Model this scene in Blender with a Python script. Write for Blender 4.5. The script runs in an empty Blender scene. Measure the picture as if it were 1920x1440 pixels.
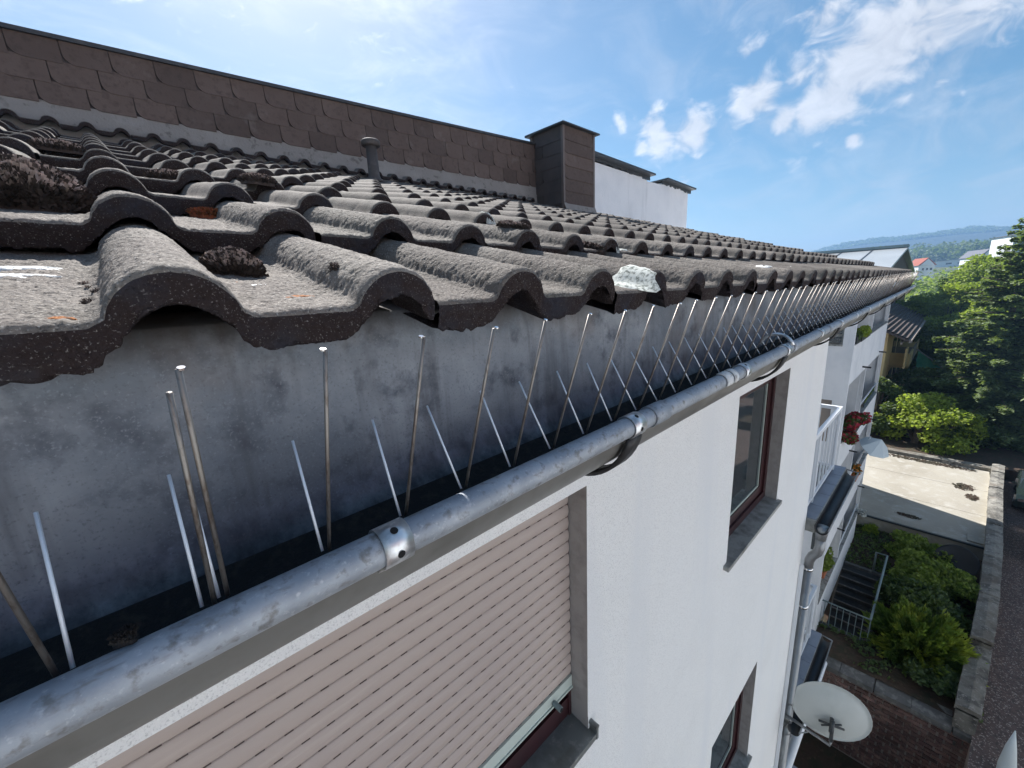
import bpy, bmesh, math, random
import numpy as np
from mathutils import Vector, Matrix
random.seed(4); RNG=np.random.default_rng(7)
S=bpy.context.scene; C=S.collection
# ------------------------------------------------------------------ camera, sky, sun, exposure
cd=bpy.data.cameras.new('camera'); cam=bpy.data.objects.new('camera',cd); C.objects.link(cam); S.camera=cam
R=((0.73008359,-0.68180635,-0.04602218),(0.18498481,0.13235212,0.97378824),(-0.65784388,-0.71946022,0.22275193))
cam.matrix_world=Matrix([[R[0][i],R[1][i],R[2][i],0] for i in range(3)]+[[0,0,0,1]])
cd.sensor_width=36; cd.lens=760/1920*36; cd.clip_start=.01; cd.clip_end=6000
SUN_AZ,SUN_EL=math.radians(18),math.radians(47)      # azimuth from +Y towards +X
SD=Vector((math.sin(SUN_AZ)*math.cos(SUN_EL),math.cos(SUN_AZ)*math.cos(SUN_EL),math.sin(SUN_EL)))
W=bpy.data.worlds.new('World'); S.world=W; W.use_nodes=True
nt=W.node_tree; N=nt.nodes; L=nt.links; N.clear()
sky=N.new('ShaderNodeTexSky'); sky.sky_type='NISHITA'; sky.sun_disc=False
sky.sun_elevation=SUN_EL; sky.sun_rotation=SUN_AZ; sky.air_density=1.0; sky.dust_density=1.1; sky.ozone_density=1.2; sky.altitude=200
tc=N.new('ShaderNodeTexCoord')
def wn(t,**k):
    n=N.new(t)
    for a,b in k.items(): setattr(n,a,b)
    return n
def wmath(op,a,b=None,c=None,clamp=False):
    n=N.new('ShaderNodeMath'); n.operation=op; n.use_clamp=clamp
    for i,v in enumerate((a,b,c)):
        if v is None: continue
        if isinstance(v,(int,float)): n.inputs[i].default_value=v
        else: L.new(v,n.inputs[i])
    return n.outputs[0]
nrm=wn('ShaderNodeVectorMath',operation='NORMALIZE'); L.new(tc.outputs['Generated'],nrm.inputs[0])
D=nrm.outputs[0]
BL=[(0.7959,0.5134,0.3209,0.014,.7),(0.8118,0.4811,0.3309,0.0126,.6),(0.8334,0.4578,0.3096,0.0234,1),(0.8481,0.4475,0.2836,0.0281,.9),(0.8735,0.3944,0.2854,0.0293,1.15),(0.8327,0.4798,0.2766,0.0153,.7),(0.9042,0.3223,0.2803,0.0201,.6),(0.9014,0.2930,0.3188,0.0289,1.1),(0.8708,0.3019,0.3880,0.0148,.7),(0.9263,0.2542,0.2781,0.0192,1),(0.9361,0.2164,0.2772,0.0243,1),(0.9386,0.1882,0.2893,0.0362,1.1),(0.9315,0.1630,0.3253,0.0433,1.1),(0.9317,0.1262,0.3405,0.0496,1.1),(0.9331,0.0918,0.3477,0.0555,1),(0.9355,0.0492,0.3499,0.0452,.9),(0.9345,0.0205,0.3553,0.0290,.7),(0.9121,0.2325,0.3377,0.0200,.8),(0.8927,0.2024,0.4027,0.0254,.8),(0.9568,0.0958,0.2746,0.0252,.5),(0.9597,0.0609,0.2742,0.0129,.6),(0.9617,0.1562,0.2253,0.0091,.9),(0.8844,0.4170,0.2099,0.0154,.6),(0.9492,0.2366,0.2074,0.0138,.35),
    (0.45,0.80,0.42,0.05,.22),(0.15,0.85,0.5,0.08,.3),(0.93,-0.2,0.32,0.06,.9),(0.9,-0.33,0.28,0.04,.8),(.6,-.7,.4,.09,1.1),(.3,-.85,.35,.08,1),(.0,-.9,.45,.1,1.1),(-.4,-.85,.4,.08,1),(-.7,-.5,.35,.09,1),(.2,-.7,.7,.08,.9),(-.9,.0,.4,.08,1)]  # the -Y blobs are unseen clouds added to brighten the shaded wall
mask=None
for x,y,z,s,w in BL:
    v=Vector((x,y,z)).normalized()
    d=wn('ShaderNodeVectorMath',operation='DOT_PRODUCT'); L.new(D,d.inputs[0]); d.inputs[1].default_value=v
    # gaussian-like: 1-dot ~ a^2/2
    e=wmath('MULTIPLY',wmath('SUBTRACT',1.0,d.outputs['Value']),-1.0/(1.15*s*s))
    g=wmath('MULTIPLY',wmath('EXPONENT',e),w)
    mask=g if mask is None else wmath('MAXIMUM',mask,g)
def wnoise(scale,detail,rough,dist=0.0,rot=(0,0,0),sc=(1,1,1),src=None):
    mp=N.new('ShaderNodeMapping'); L.new(src or D,mp.inputs[0]); mp.inputs['Rotation'].default_value=rot; mp.inputs['Scale'].default_value=sc
    n=N.new('ShaderNodeTexNoise'); L.new(mp.outputs[0],n.inputs['Vector']); n.inputs['Scale'].default_value=scale; n.inputs['Detail'].default_value=detail; n.inputs['Roughness'].default_value=rough; n.inputs['Distortion'].default_value=dist
    return n.outputs['Fac']
n1=wnoise(20,6,.56,.5,(0,.25,.5),(1,1,1.5)); n2=wnoise(9,5,.55,.6)
dens=wmath('ADD',wmath('MULTIPLY',mask,.93),wmath('MULTIPLY',wmath('SUBTRACT',n1,.5),1.75))
mr=N.new('ShaderNodeMapRange'); mr.interpolation_type='SMOOTHSTEP'; L.new(dens,mr.inputs[0]); mr.inputs[1].default_value=.24; mr.inputs[2].default_value=.88
cum=wmath('MULTIPLY',mr.outputs[0],.86)
# high thin cirrus, streaked
c1=wnoise(3.2,6,.6,.8,(.3,.5,.9),(1,2.6,4.5)); c2=wnoise(2.0,3,.5,.2)
mc=N.new('ShaderNodeMapRange'); mc.interpolation_type='SMOOTHSTEP'; L.new(c1,mc.inputs[0]); mc.inputs[1].default_value=.40; mc.inputs[2].default_value=.80
cir=wmath('MULTIPLY',wmath('MULTIPLY',mc.outputs[0],.62),wmath('MULTIPLY_ADD',c2,1.6,-.35,True))
cl=wmath('MAXIMUM',cum,cir)
# clouds glow more towards the sun, greyer underneath
sd=wn('ShaderNodeVectorMath',operation='DOT_PRODUCT'); L.new(D,sd.inputs[0]); sd.inputs[1].default_value=SD
lit=wmath('MULTIPLY_ADD',wmath('POWER',wmath('MAXIMUM',sd.outputs['Value'],0.0),6.0),6.5,7.2)
lit=wmath('MULTIPLY',lit,wmath('MULTIPLY_ADD',n1,.9,.55))
cc=N.new('ShaderNodeCombineColor'); L.new(lit,cc.inputs[0]); L.new(wmath('MULTIPLY',lit,1.0),cc.inputs[1]); L.new(wmath('MULTIPLY',lit,1.03),cc.inputs[2])
mx=N.new('ShaderNodeMix'); mx.data_type='RGBA'; hs_=N.new('ShaderNodeHueSaturation'); hs_.inputs['Saturation'].default_value=1.3; hs_.inputs['Hue'].default_value=.487; L.new(sky.outputs[0],hs_.inputs['Color']); L.new(cl,mx.inputs[0]); L.new(hs_.outputs[0],mx.inputs[6]); L.new(cc.outputs[0],mx.inputs[7])
bg=N.new('ShaderNodeBackground'); bg.inputs[1].default_value=.048; L.new(mx.outputs[2],bg.inputs[0])
wo=N.new('ShaderNodeOutputWorld'); L.new(bg.outputs[0],wo.inputs[0])
sl=bpy.data.lights.new('sun','SUN'); sl.energy=4.4; sl.angle=math.radians(.53); sl.color=(1,.97,.93)
so=bpy.data.objects.new('sun',sl); C.objects.link(so); so.rotation_euler=SD.to_track_quat('Z','Y').to_euler()
S.view_settings.view_transform='Standard'; S.view_settings.look='None'; S.view_settings.gamma=1; S.view_settings.exposure=1.25
S.view_settings.use_curve_mapping=False
S.cycles.max_bounces=8; S.cycles.transparent_max_bounces=6; S.cycles.volume_bounces=0
# ------------------------------------------------------------------ materials
def mat(name,col,rough=.8,metal=0.0,spec=.5,var=None,bump=None,bump2=None,spots=None,extra=None,trans=0.0,streak=None,obj=False,island=0.0):
    """var=(scale,detail,colour2,lo,hi)  bump=(scale,dist,kind)  spots=[(scale,lo,hi,colour)]"""
    m=bpy.data.materials.new(name); m.use_nodes=True; t=m.node_tree; n=t.nodes; l=t.links
    b=n['Principled BSDF']; b.inputs['Roughness'].default_value=rough; b.inputs['Metallic'].default_value=metal
    b.inputs['Specular IOR Level'].default_value=spec
    tcn=n.new('ShaderNodeTexCoord'); geo=n.new('ShaderNodeNewGeometry')
    P=tcn.outputs['Object'] if obj else geo.outputs['Position']
    cur=n.new('ShaderNodeRGB'); cur.outputs[0].default_value=(*col,1); cur=cur.outputs[0]
    def noise(sc,de=4,ro=.6,scl=(1,1,1),di=0):
        mp=n.new('ShaderNodeMapping'); l.new(P,mp.inputs[0]); mp.inputs['Scale'].default_value=scl
        q=n.new('ShaderNodeTexNoise'); l.new(mp.outputs[0],q.inputs['Vector']); q.inputs['Scale'].default_value=sc; q.inputs['Detail'].default_value=de; q.inputs['Roughness'].default_value=ro; q.inputs['Distortion'].default_value=di
        return q.outputs['Fac']
    def mixc(f,c2,cur,blend='MIX'):
        x=n.new('ShaderNodeMix'); x.data_type='RGBA'; x.blend_type=blend; l.new(f,x.inputs[0]); l.new(cur,x.inputs[6])
        if isinstance(c2,tuple): x.inputs[7].default_value=(*c2,1)
        else: l.new(c2,x.inputs[7])
        return x.outputs[2]
    def rng(v,lo,hi,a=0.0,bb=1.0):
        x=n.new('ShaderNodeMapRange'); l.new(v,x.inputs[0]); x.inputs[1].default_value=lo; x.inputs[2].default_value=hi; x.inputs[3].default_value=a; x.inputs[4].default_value=bb
        return x.outputs[0]
    if var:
        for vv in (var if isinstance(var,list) else [var]):
            sc,de,c2,lo,hi=vv[:5]; scl=vv[5] if len(vv)>5 else (1,1,1)
            cur=mixc(rng(noise(sc,de,.6,scl),lo,hi),c2,cur)
    if streak:
        sc,scl,c2,lo,hi=streak; cur=mixc(rng(noise(sc,5,.6,scl,.3),lo,hi),c2,cur)
    if spots:
        for sc,lo,hi,c2 in spots:
            v=n.new('ShaderNodeTexVoronoi'); l.new(P,v.inputs['Vector']); v.inputs['Scale'].default_value=sc
            w=n.new('ShaderNodeTexWhiteNoise'); l.new(v.outputs['Color'],w.inputs['Vector'])
            cur=mixc(rng(w.outputs['Value'],lo,hi),c2,cur)
    if island:
        hs=n.new('ShaderNodeHueSaturation'); l.new(cur,hs.inputs['Color'])
        l.new(rng(geo.outputs['Random Per Island'],0,1,1-island,1+island),hs.inputs['Value']); l.new(rng(geo.outputs['Random Per Island'],0,1,.515,.485),hs.inputs['Hue']); cur=hs.outputs[0]
    l.new(cur,b.inputs['Base Color'])
    nn=None
    for bb in (bump,bump2):
        if not bb: continue
        sc,dist,kind=bb[:3]
        if kind=='v':
            q=n.new('ShaderNodeTexVoronoi'); l.new(P,q.inputs['Vector']); q.inputs['Scale'].default_value=sc; h=rng(q.outputs['Distance'],0,1,1,0)
        else: h=noise(sc,4,.65,bb[3] if len(bb)>3 else (1,1,1))
        bp=n.new('ShaderNodeBump'); bp.inputs['Distance'].default_value=dist; bp.inputs['Strength'].default_value=1; l.new(h,bp.inputs['Height'])
        if nn: l.new(nn,bp.inputs['Normal'])
        nn=bp.outputs[0]
    if nn: l.new(nn,b.inputs['Normal'])
    if trans>0:
        tr=n.new('ShaderNodeBsdfTranslucent'); tcol=mixc(rng(geo.outputs['Position'],0,1,.6,.6),(.30,.42,.03),cur); l.new(tcol,tr.inputs[0])
        ms=n.new('ShaderNodeMixShader'); ms.inputs[0].default_value=trans; l.new(b.outputs[0],ms.inputs[1]); l.new(tr.outputs[0],ms.inputs[2])
        l.new(ms.outputs[0],n['Material Output'].inputs[0])
    return m
M={}
M['tile']=mat('concrete_tile',(.165,.145,.130),.85,0,.2,var=[(9,4,(.22,.20,.178),.42,.72),(5,4,(.12,.115,.10),.5,.75),(38,5,(.09,.08,.07),.55,.75),(430,3,(.36,.335,.305),.56,.70),(520,2,(.035,.03,.03),.58,.72)],bump=(520,.0016,'n'),bump2=(300,.0008,'v'))
M['tile_front']=mat('tile_nose_shade_algae',(.036,.027,.027),.9,0,.12,var=[(30,5,(.055,.045,.042),.5,.75),(650,3,(.26,.24,.23),.60,.72),(15,4,(.035,.035,.045),.5,.7)],bump=(430,.0022,'n'),bump2=(260,.0012,'v'))  # shade on the tile noses put into the dark colour, along with algae
M['moss']=mat('moss',(.045,.034,.030),.9,var=(260,3,(.09,.07,.06),.5,.8),island=.5)
M['moss_tip']=mat('pale_moss_tip',(.36,.29,.26),.9,island=.35)
M['moss_orange']=mat('orange_moss',(.22,.07,.025),.9,island=.5,var=(260,3,(.09,.05,.03),.45,.7))
M['moss_green']=mat('green_moss',(.045,.05,.025),.9,island=.5)
M['lichen_w']=mat('white_lichen',(.62,.64,.60),.9,bump=(500,.0012,'n'),var=(160,4,(.16,.18,.16),.46,.62))
M['lichen_o']=mat('orange_lichen',(.42,.16,.05),.9,bump=(600,.001,'n'),var=(300,3,(.20,.08,.03),.45,.6))
M['drop']=mat('bird_dropping',(.72,.73,.72),.7,bump=(260,.002,'n'),var=(120,3,(.35,.33,.31),.55,.7))
M['zinc_sheet']=mat('weathered_zinc',(.20,.225,.26),.6,.12,.2,var=[(7,6,(.36,.385,.42),.43,.66),(26,7,(.10,.112,.14),.52,.70),(420,4,(.30,.33,.37),.56,.76),(380,5,(.14,.155,.18),.55,.78),(4,5,(.19,.16,.145),.55,.75)],streak=(22,(1,1,.10),(.11,.115,.13),.52,.75),bump=(40,.0008,'n'))
M['zinc_tube']=mat('zinc_bead',(.30,.33,.37),.55,.4,.4,var=[(30,7,(.42,.45,.49),.42,.68),(260,5,(.52,.54,.57),.58,.74),(120,6,(.20,.205,.21),.54,.70),(60,6,(.20,.20,.195),.56,.72)],streak=(40,(1,3,3),(.22,.21,.20),.6,.75),bump=(90,.0005,'n'))
M['zinc_brown']=mat('zinc_gutter_underside',(.24,.235,.22),.45,.5,.4,var=(12,5,(.16,.155,.14),.45,.7))  # darker, browner zinc than the bead
M['gutter_dirt']=mat('gutter_silt',(.018,.017,.018),.95,bump=(150,.004,'n'),var=(90,4,(.04,.035,.03),.5,.7))
def zinc_dirt(m):
    t=m.node_tree; n=t.nodes; l=t.links; b=n['Principled BSDF']; src=b.inputs['Base Color'].links[0].from_socket
    g=n.new('ShaderNodeNewGeometry'); sx=n.new('ShaderNodeSeparateXYZ'); l.new(g.outputs['Position'],sx.inputs[0])
    def no(sc,scl):
        mp=n.new('ShaderNodeMapping'); l.new(g.outputs['Position'],mp.inputs[0]); mp.inputs['Scale'].default_value=scl
        q=n.new('ShaderNodeTexNoise'); l.new(mp.outputs[0],q.inputs['Vector']); q.inputs['Scale'].default_value=sc; q.inputs['Detail'].default_value=6; q.inputs['Roughness'].default_value=.65; return q.outputs['Fac']
    def band(z0,z1,nz,amt,col,cur):
        m1=n.new('ShaderNodeMath'); m1.operation='MULTIPLY_ADD'; l.new(nz,m1.inputs[0]); m1.inputs[1].default_value=amt; l.new(sx.outputs[2],m1.inputs[2])
        r=n.new('ShaderNodeMapRange'); l.new(m1.outputs[0],r.inputs[0]); r.inputs[1].default_value=z0; r.inputs[2].default_value=z1
        x=n.new('ShaderNodeMix'); x.data_type='RGBA'; l.new(r.outputs[0],x.inputs[0]); l.new(cur,x.inputs[6]); x.inputs[7].default_value=(*col,1); return x.outputs[2]
    c=band(-.165,-.195,no(24,(1,1,.5)),.07,(.05,.055,.065),src) if False else src
    c=band(-.135,-.178,no(30,(1,1,.6)),.085,(.035,.037,.045),src)      # silt splash above the gutter bottom
    c=band(-.010,.035,no(16,(1,1,.35)),.075,(.12,.095,.078),c)       # brown run-off under the tile noses
    l.new(c,b.inputs['Base Color'])
zinc_dirt(M['zinc_sheet'])
M['clip']=mat('bright_clip_steel',(.80,.81,.82),.32,.8,var=(60,4,(.45,.46,.47),.45,.65),bump=(200,.0002,'n'))
M['steel']=mat('stainless_wire',(.27,.25,.23),.45,.8,var=(300,3,(.18,.15,.13),.5,.65,(1,1,.2)))
M['alu']=mat('aluminium_wire',(.86,.89,.93),.5,.35,bump=(500,.0002,'n'))
M['black']=mat('black_painted_steel',(.02,.02,.022),.5)
M['hole']=mat('hole_dark',(.006,.006,.007),.9)
M['stucco']=mat('white_stucco',(.84,.84,.83),.9,var=[(1.4,5,(.79,.79,.78),.5,.75),(210,3,(.60,.60,.60),.53,.66)],streak=(3,(1,1,.07),(.76,.77,.78),.52,.75),bump=(170,.0045,'n'),bump2=(45,.002,'n'))
M['stucco_far']=mat('white_render',(.74,.75,.77),.9,var=[(1.5,5,(.62,.64,.67),.45,.75)],streak=(4,(1,1,.12),(.50,.52,.54),.6,.8),bump=(30,.004,'n'))
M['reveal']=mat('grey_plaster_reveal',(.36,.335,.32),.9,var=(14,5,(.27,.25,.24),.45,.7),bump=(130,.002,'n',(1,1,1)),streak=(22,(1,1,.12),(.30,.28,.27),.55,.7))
M['slat']=mat('beige_shutter_plastic',(.42,.35,.315),.55,var=(.9,4,(.38,.315,.29),.45,.7),streak=(14,(.25,1,3),(.46,.39,.35),.55,.75))
M['slot']=mat('slat_slot_dark',(.08,.06,.055),.9)
M['bar']=mat('pale_green_end_bar',(.46,.52,.48),.45)
M['winframe']=mat('dark_red_window_frame',(.040,.012,.014),.35,var=(20,4,(.028,.010,.011),.45,.7,(1,1,.1)))
M['sill']=mat('grey_stone_sill',(.32,.325,.31),.7,var=[(30,5,(.33,.33,.31),.55,.7),(9,4,(.14,.14,.13),.45,.7)],bump=(120,.001,'n'))
M['sill_m']=mat('zinc_sill',(.22,.24,.24),.4,.5,var=[(26,5,(.36,.37,.36),.55,.7),(10,4,(.15,.155,.15),.45,.7)])
M['glass']=mat('window_glass',(.035,.045,.05),.04,0,.9)
M['curtain']=mat('white_curtain',(.55,.57,.56),.9)
M['slate']=mat('brown_slate',(.108,.078,.066),.72,0,.3,var=[(2.2,4,(.135,.10,.085),.4,.7),(30,4,(.085,.062,.053),.5,.7),(7,4,(.16,.13,.115),.6,.75)],bump=(80,.001,'n'),island=.12)
M['slate_dark']=mat('slate_backing_shade',(.075,.06,.055),.7,var=(6,4,(.05,.04,.04),.4,.7),bump=(80,.001,'n'),island=.12)
M['mortar']=mat('pale_mortar_strip',(.27,.25,.235),.9,var=[(16,6,(.16,.145,.135),.56,.64),(5,4,(.32,.30,.285),.45,.7)],bump=(60,.004,'n'))
M['trim']=mat('dark_metal_trim',(.05,.055,.06),.45,.3,var=(20,4,(.09,.09,.09),.5,.7))
M['trim_l']=mat('grey_corner_trim',(.16,.125,.11),.5,.2)
M['pvc']=mat('grey_vent_pipe',(.075,.065,.062),.7,var=(20,4,(.12,.105,.10),.5,.7),bump=(100,.001,'n'))
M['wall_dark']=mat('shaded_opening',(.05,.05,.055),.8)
M['white']=mat('white_paint',(.72,.74,.77),.45)
M['bluegrey']=mat('balcony_tile',(.22,.245,.29),.5,var=(6,4,(.17,.19,.23),.45,.7))
M['pipe']=mat('zinc_downpipe',(.26,.27,.28),.35,.6,var=(9,5,(.38,.39,.40),.5,.7,(1,1,.3)))
M['dish']=mat('pale_dish_paint',(.50,.52,.50),.4,var=(3,4,(.43,.45,.43),.45,.7))
M['dish_b']=mat('black_dish_paint',(.008,.009,.011),.5)
M['brick']=mat('dark_red_block',(.16,.09,.075),.85,var=[(3,4,(.22,.14,.115),.45,.7),(14,4,(.07,.042,.038),.5,.7)],bump=(20,.008,'n'))
M['joint']=mat('pale_joint',(.30,.25,.22),.95,bump=(30,.005,'n'))
M['cap']=mat('mossy_coping',(.115,.11,.105),.9,var=[(5,6,(.20,.195,.18),.5,.62),(1.5,4,(.07,.07,.065),.45,.7)],bump=(12,.012,'n'))
M['stonewall']=mat('weathered_wall_coping',(.20,.19,.165),.95,var=[(3.5,6,(.085,.08,.07),.46,.60),(14,6,(.33,.31,.28),.55,.66),(1.2,4,(.12,.10,.08),.5,.7)],bump=(9,.03,'n'))
M['wallside']=mat('yellowish_render',(.50,.47,.36),.9,var=(4,5,(.36,.33,.25),.5,.7))
M['terrace']=mat('pale_concrete_slab',(.33,.305,.255),.85,var=[(.55,5,(.26,.235,.19),.45,.68),(2.2,7,(.39,.37,.33),.5,.7),(.9,6,(.29,.265,.23),.63,.72)],bump=(5,.01,'n'))
M['asphalt']=mat('reddish_asphalt',(.095,.066,.058),.9,var=[(.8,5,(.13,.085,.07),.45,.7),(14,5,(.06,.046,.043),.45,.6)],spots=[(40,.84,.93,(.27,.23,.21))],bump=(30,.012,'n'))
M['soil']=mat('brown_soil',(.055,.034,.022),.95,var=[(2.5,6,(.035,.035,.018),.45,.65),(9,5,(.09,.055,.035),.55,.7)],bump=(5,.06,'n'))
M['land']=mat('far_meadow_ground',(.07,.085,.035),.95,var=[(.01,5,(.10,.105,.05),.45,.65),(.05,5,(.045,.06,.025),.45,.65)])
M['hill']=mat('wooded_hill',(.014,.024,.014),.95,var=[(.02,6,(.022,.034,.018),.45,.65),(.006,4,(.025,.04,.018),.45,.65)],bump=(.05,9,'n'))
M['leaf']=mat('green_leaf',(.11,.16,.04),.6,trans=.38,island=.45)
M['leaf_y']=mat('yellow_green_leaf',(.26,.33,.045),.6,trans=.52,island=.4)
M['leaf_d']=mat('dark_leaf',(.055,.09,.033),.6,trans=.3,island=.45)
M['leaf_bush']=mat('bush_leaf',(.09,.15,.03),.6,trans=.4,island=.3,var=(.9,3,(.26,.30,.04),.5,.62))
M['leaf_m']=mat('mid_leaf',(.19,.25,.06),.6,trans=.52,island=.45)
M['needle']=mat('conifer_needle',(.14,.19,.08),.6,trans=.42,island=.5)
M['bark']=mat('bark',(.07,.05,.038),.95,bump=(20,.02,'n'),var=(6,4,(.11,.085,.065),.45,.7))
M['flower_r']=mat('red_flower',(.30,.02,.03),.7,island=.4)
M['flower_o']=mat('orange_flower',(.60,.22,.03),.7,island=.4)
M['pot']=mat('terracotta',(.42,.15,.08),.8)
M['parasol']=mat('pale_parasol_cloth',(.60,.65,.66),.85)
M['housewall']=mat('yellow_render',(.62,.47,.24),.9,var=(2,4,(.52,.40,.22),.4,.7))
M['brownwood']=mat('brown_wood_cladding',(.14,.075,.048),.7,var=(1.2,4,(.085,.048,.034),.4,.7,(1,.2,3)))
M['greyhouse']=mat('grey_balcony_front',(.26,.22,.19),.8,var=(1.5,4,(.18,.155,.14),.4,.7))
M['roof2']=mat('dark_roof_panel',(.062,.048,.044),.8,var=(2,4,(.09,.07,.06),.45,.7),bump=(12,.01,'n'))
M['glassroof']=mat('pale_roof_panel',(.38,.40,.41),.35,.3,var=(.25,4,(.46,.48,.49),.4,.7))
M['house_w']=mat('far_white_house',(.70,.73,.75),.9)
M['roof_red']=mat('far_red_roof',(.30,.085,.05),.9)
M['roof_gr']=mat('far_grey_roof',(.13,.13,.15),.9)
M['carpaint']=mat('dark_green_car_paint',(.03,.045,.04),.2,.4,.6)
M['chrome']=mat('chrome',(.7,.7,.7),.15,1)
M['tyre']=mat('tyre_rubber',(.02,.02,.02),.9)
M['tarp']=mat('green_tarpaulin',(.06,.28,.19),.6,var=(1.5,4,(.15,.42,.30),.45,.7))
M['stairs']=mat('dark_concrete_step',(.03,.031,.030),.9,var=(7,5,(.06,.06,.058),.55,.7),bump=(15,.01,'n'))
M['railing']=mat('grey_green_railing',(.20,.26,.27),.5,.3)
def per_object(m,lo,hi):
    t=m.node_tree; n=t.nodes; l=t.links; b=n['Principled BSDF']; src=b.inputs['Base Color'].links[0].from_socket
    oi=n.new('ShaderNodeObjectInfo'); r=n.new('ShaderNodeMapRange'); l.new(oi.outputs['Random'],r.inputs[0]); r.inputs[3].default_value=lo; r.inputs[4].default_value=hi
    h=n.new('ShaderNodeHueSaturation'); l.new(src,h.inputs['Color']); l.new(r.outputs[0],h.inputs['Value']); l.new(h.outputs[0],b.inputs['Base Color'])
per_object(M['tile'],.80,1.22); per_object(M['slate'],.82,1.2); per_object(M['slate_dark'],.85,1.15); per_object(M['brick'],.65,1.4); per_object(M['stonewall'],.8,1.2)
# ------------------------------------------------------------------ mesh helpers
class MB:
    def __init__(s): s.v=[]; s.f=[]; s.m=[]
    def add(s,vs,fs,m=0):
        o=len(s.v); s.v+= [tuple(map(float,p)) for p in vs]; s.f+=[tuple(i+o for i in f) for f in fs]; s.m+=[m]*len(fs); return s
    def box(s,x0,x1,y0,y1,z0,z1,m=0):
        return s.add([(x0,y0,z0),(x1,y0,z0),(x1,y1,z0),(x0,y1,z0),(x0,y0,z1),(x1,y0,z1),(x1,y1,z1),(x0,y1,z1)],[(0,3,2,1),(4,5,6,7),(0,1,5,4),(1,2,6,5),(2,3,7,6),(3,0,4,7)],m)
    def tube(s,pts,r,n=8,m=0,cap=True,closed=False):
        pts=[Vector(p) for p in pts]; rs=r if isinstance(r,(list,tuple)) else [r]*len(pts)
        V=[];F=[];k=len(pts); up=None
        for i,p in enumerate(pts):
            d=(pts[(i+1)%k if closed else min(i+1,k-1)]-pts[(i-1)%k if closed else max(i-1,0)]).normalized()
            if up is None: up=Vector((0,0,1)) if abs(d.z)<.9 else Vector((1,0,0))
            a=d.cross(up).normalized(); b=a.cross(d).normalized(); up=b
            for j in range(n):
                t=2*math.pi*j/n; V.append(p+(a*math.cos(t)+b*math.sin(t))*rs[i])
        for i in range(k if closed else k-1):
            i2=(i+1)%k
            for j in range(n): F.append((i*n+j,i*n+(j+1)%n,i2*n+(j+1)%n,i2*n+j))
        if cap and not closed: F.append(tuple(range(n))[::-1]); F.append(tuple((k-1)*n+j for j in range(n)))
        return s.add(V,F,m)
    def prism(s,poly,axis,a,b,m=0):
        """poly 2D list extruded along axis between a and b"""
        n=len(poly)
        def P(u,v,w): return {'x':(w,u,v),'y':(u,w,v),'z':(u,v,w)}[axis]
        V=[P(u,v,a) for u,v in poly]+[P(u,v,b) for u,v in poly]
        F=[tuple(range(n)),tuple(range(2*n-1,n-1,-1))]+[(i,(i+1)%n,n+(i+1)%n,n+i) for i in range(n)]
        return s.add(V,F,m)
    def sweep(s,prof,xs,fn=None,m=0,close=False):
        """profile [(y,z)] swept along x positions"""
        n=len(prof); V=[];F=[]
        for x in xs:
            for y,z in prof: V.append(fn(x,y,z) if fn else (x,y,z))
        for i in range(len(xs)-1):
            for j in range(n if close else n-1): F.append((i*n+j,i*n+(j+1)%n,(i+1)*n+(j+1)%n,(i+1)*n+j))
        return s.add(V,F,m)
    def mesh(s,name,mats,smooth=False,recalc=True):
        me=bpy.data.meshes.new(name); me.from_pydata(s.v,[],s.f)
        for m in (mats if isinstance(mats,(list,tuple)) else [mats]): me.materials.append(m)
        me.polygons.foreach_set('material_index',s.m)
        if recalc:
            bm=bmesh.new(); bm.from_mesh(me); bmesh.ops.recalc_face_normals(bm,faces=bm.faces); bm.to_mesh(me); bm.free()
        if smooth: me.polygons.foreach_set('use_smooth',[True]*len(me.polygons))
        me.update(); return me
    def build(s,name,mats,parent=None,smooth=False,loc=None,recalc=True):
        return link(name,s.mesh(name,mats,smooth,recalc),parent,loc)
def link(name,me,parent=None,loc=None,rot=None):
    o=bpy.data.objects.new(name,me); C.objects.link(o)
    if parent: o.parent=parent
    if loc is not None: o.location=loc
    if rot is not None: o.rotation_euler=rot
    return o
def tag(o,label,cat,group=None,kind=None):
    if label: o['label']=label
    if cat: o['category']=cat
    if group: o['group']=group
    if kind: o['kind']=kind
    return o
def thing(name,label,cat,loc=(0,0,0),group=None,rz=0):
    o=bpy.data.objects.new(name,None); C.objects.link(o); o.location=loc; o.rotation_euler=(0,0,rz); o.empty_display_size=.1
    return tag(o,label,cat,group)
def npmesh(name,V,F,m,smooth=False):
    me=bpy.data.meshes.new(name); V=np.asarray(V,np.float32); F=np.asarray(F,np.int32); k=F.shape[1]
    me.vertices.add(len(V)); me.vertices.foreach_set('co',V.ravel()); me.loops.add(F.size); me.loops.foreach_set('vertex_index',F.ravel())
    me.polygons.add(len(F)); me.polygons.foreach_set('loop_start',np.arange(0,F.size,k,dtype=np.int32)); me.polygons.foreach_set('loop_total',np.full(len(F),k,np.int32))
    me.materials.append(m)
    if smooth: me.polygons.foreach_set('use_smooth',np.ones(len(F),bool))
    me.update(calc_edges=True); me.validate(); return me
LAT=RNG.random((64,64,64)).astype(np.float32)
def vnoise(P,s):
    Q=P*s; I=np.floor(Q).astype(int); f=Q-I; f=f*f*(3-2*f); r=0
    for a in (0,1):
        for b in (0,1):
            for c in (0,1):
                w=(f[:,0] if a else 1-f[:,0])*(f[:,1] if b else 1-f[:,1])*(f[:,2] if c else 1-f[:,2])
                r=r+w*LAT[(I[:,0]+a)%64,(I[:,1]+b)%64,(I[:,2]+c)%64]
    return r-.5
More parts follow.
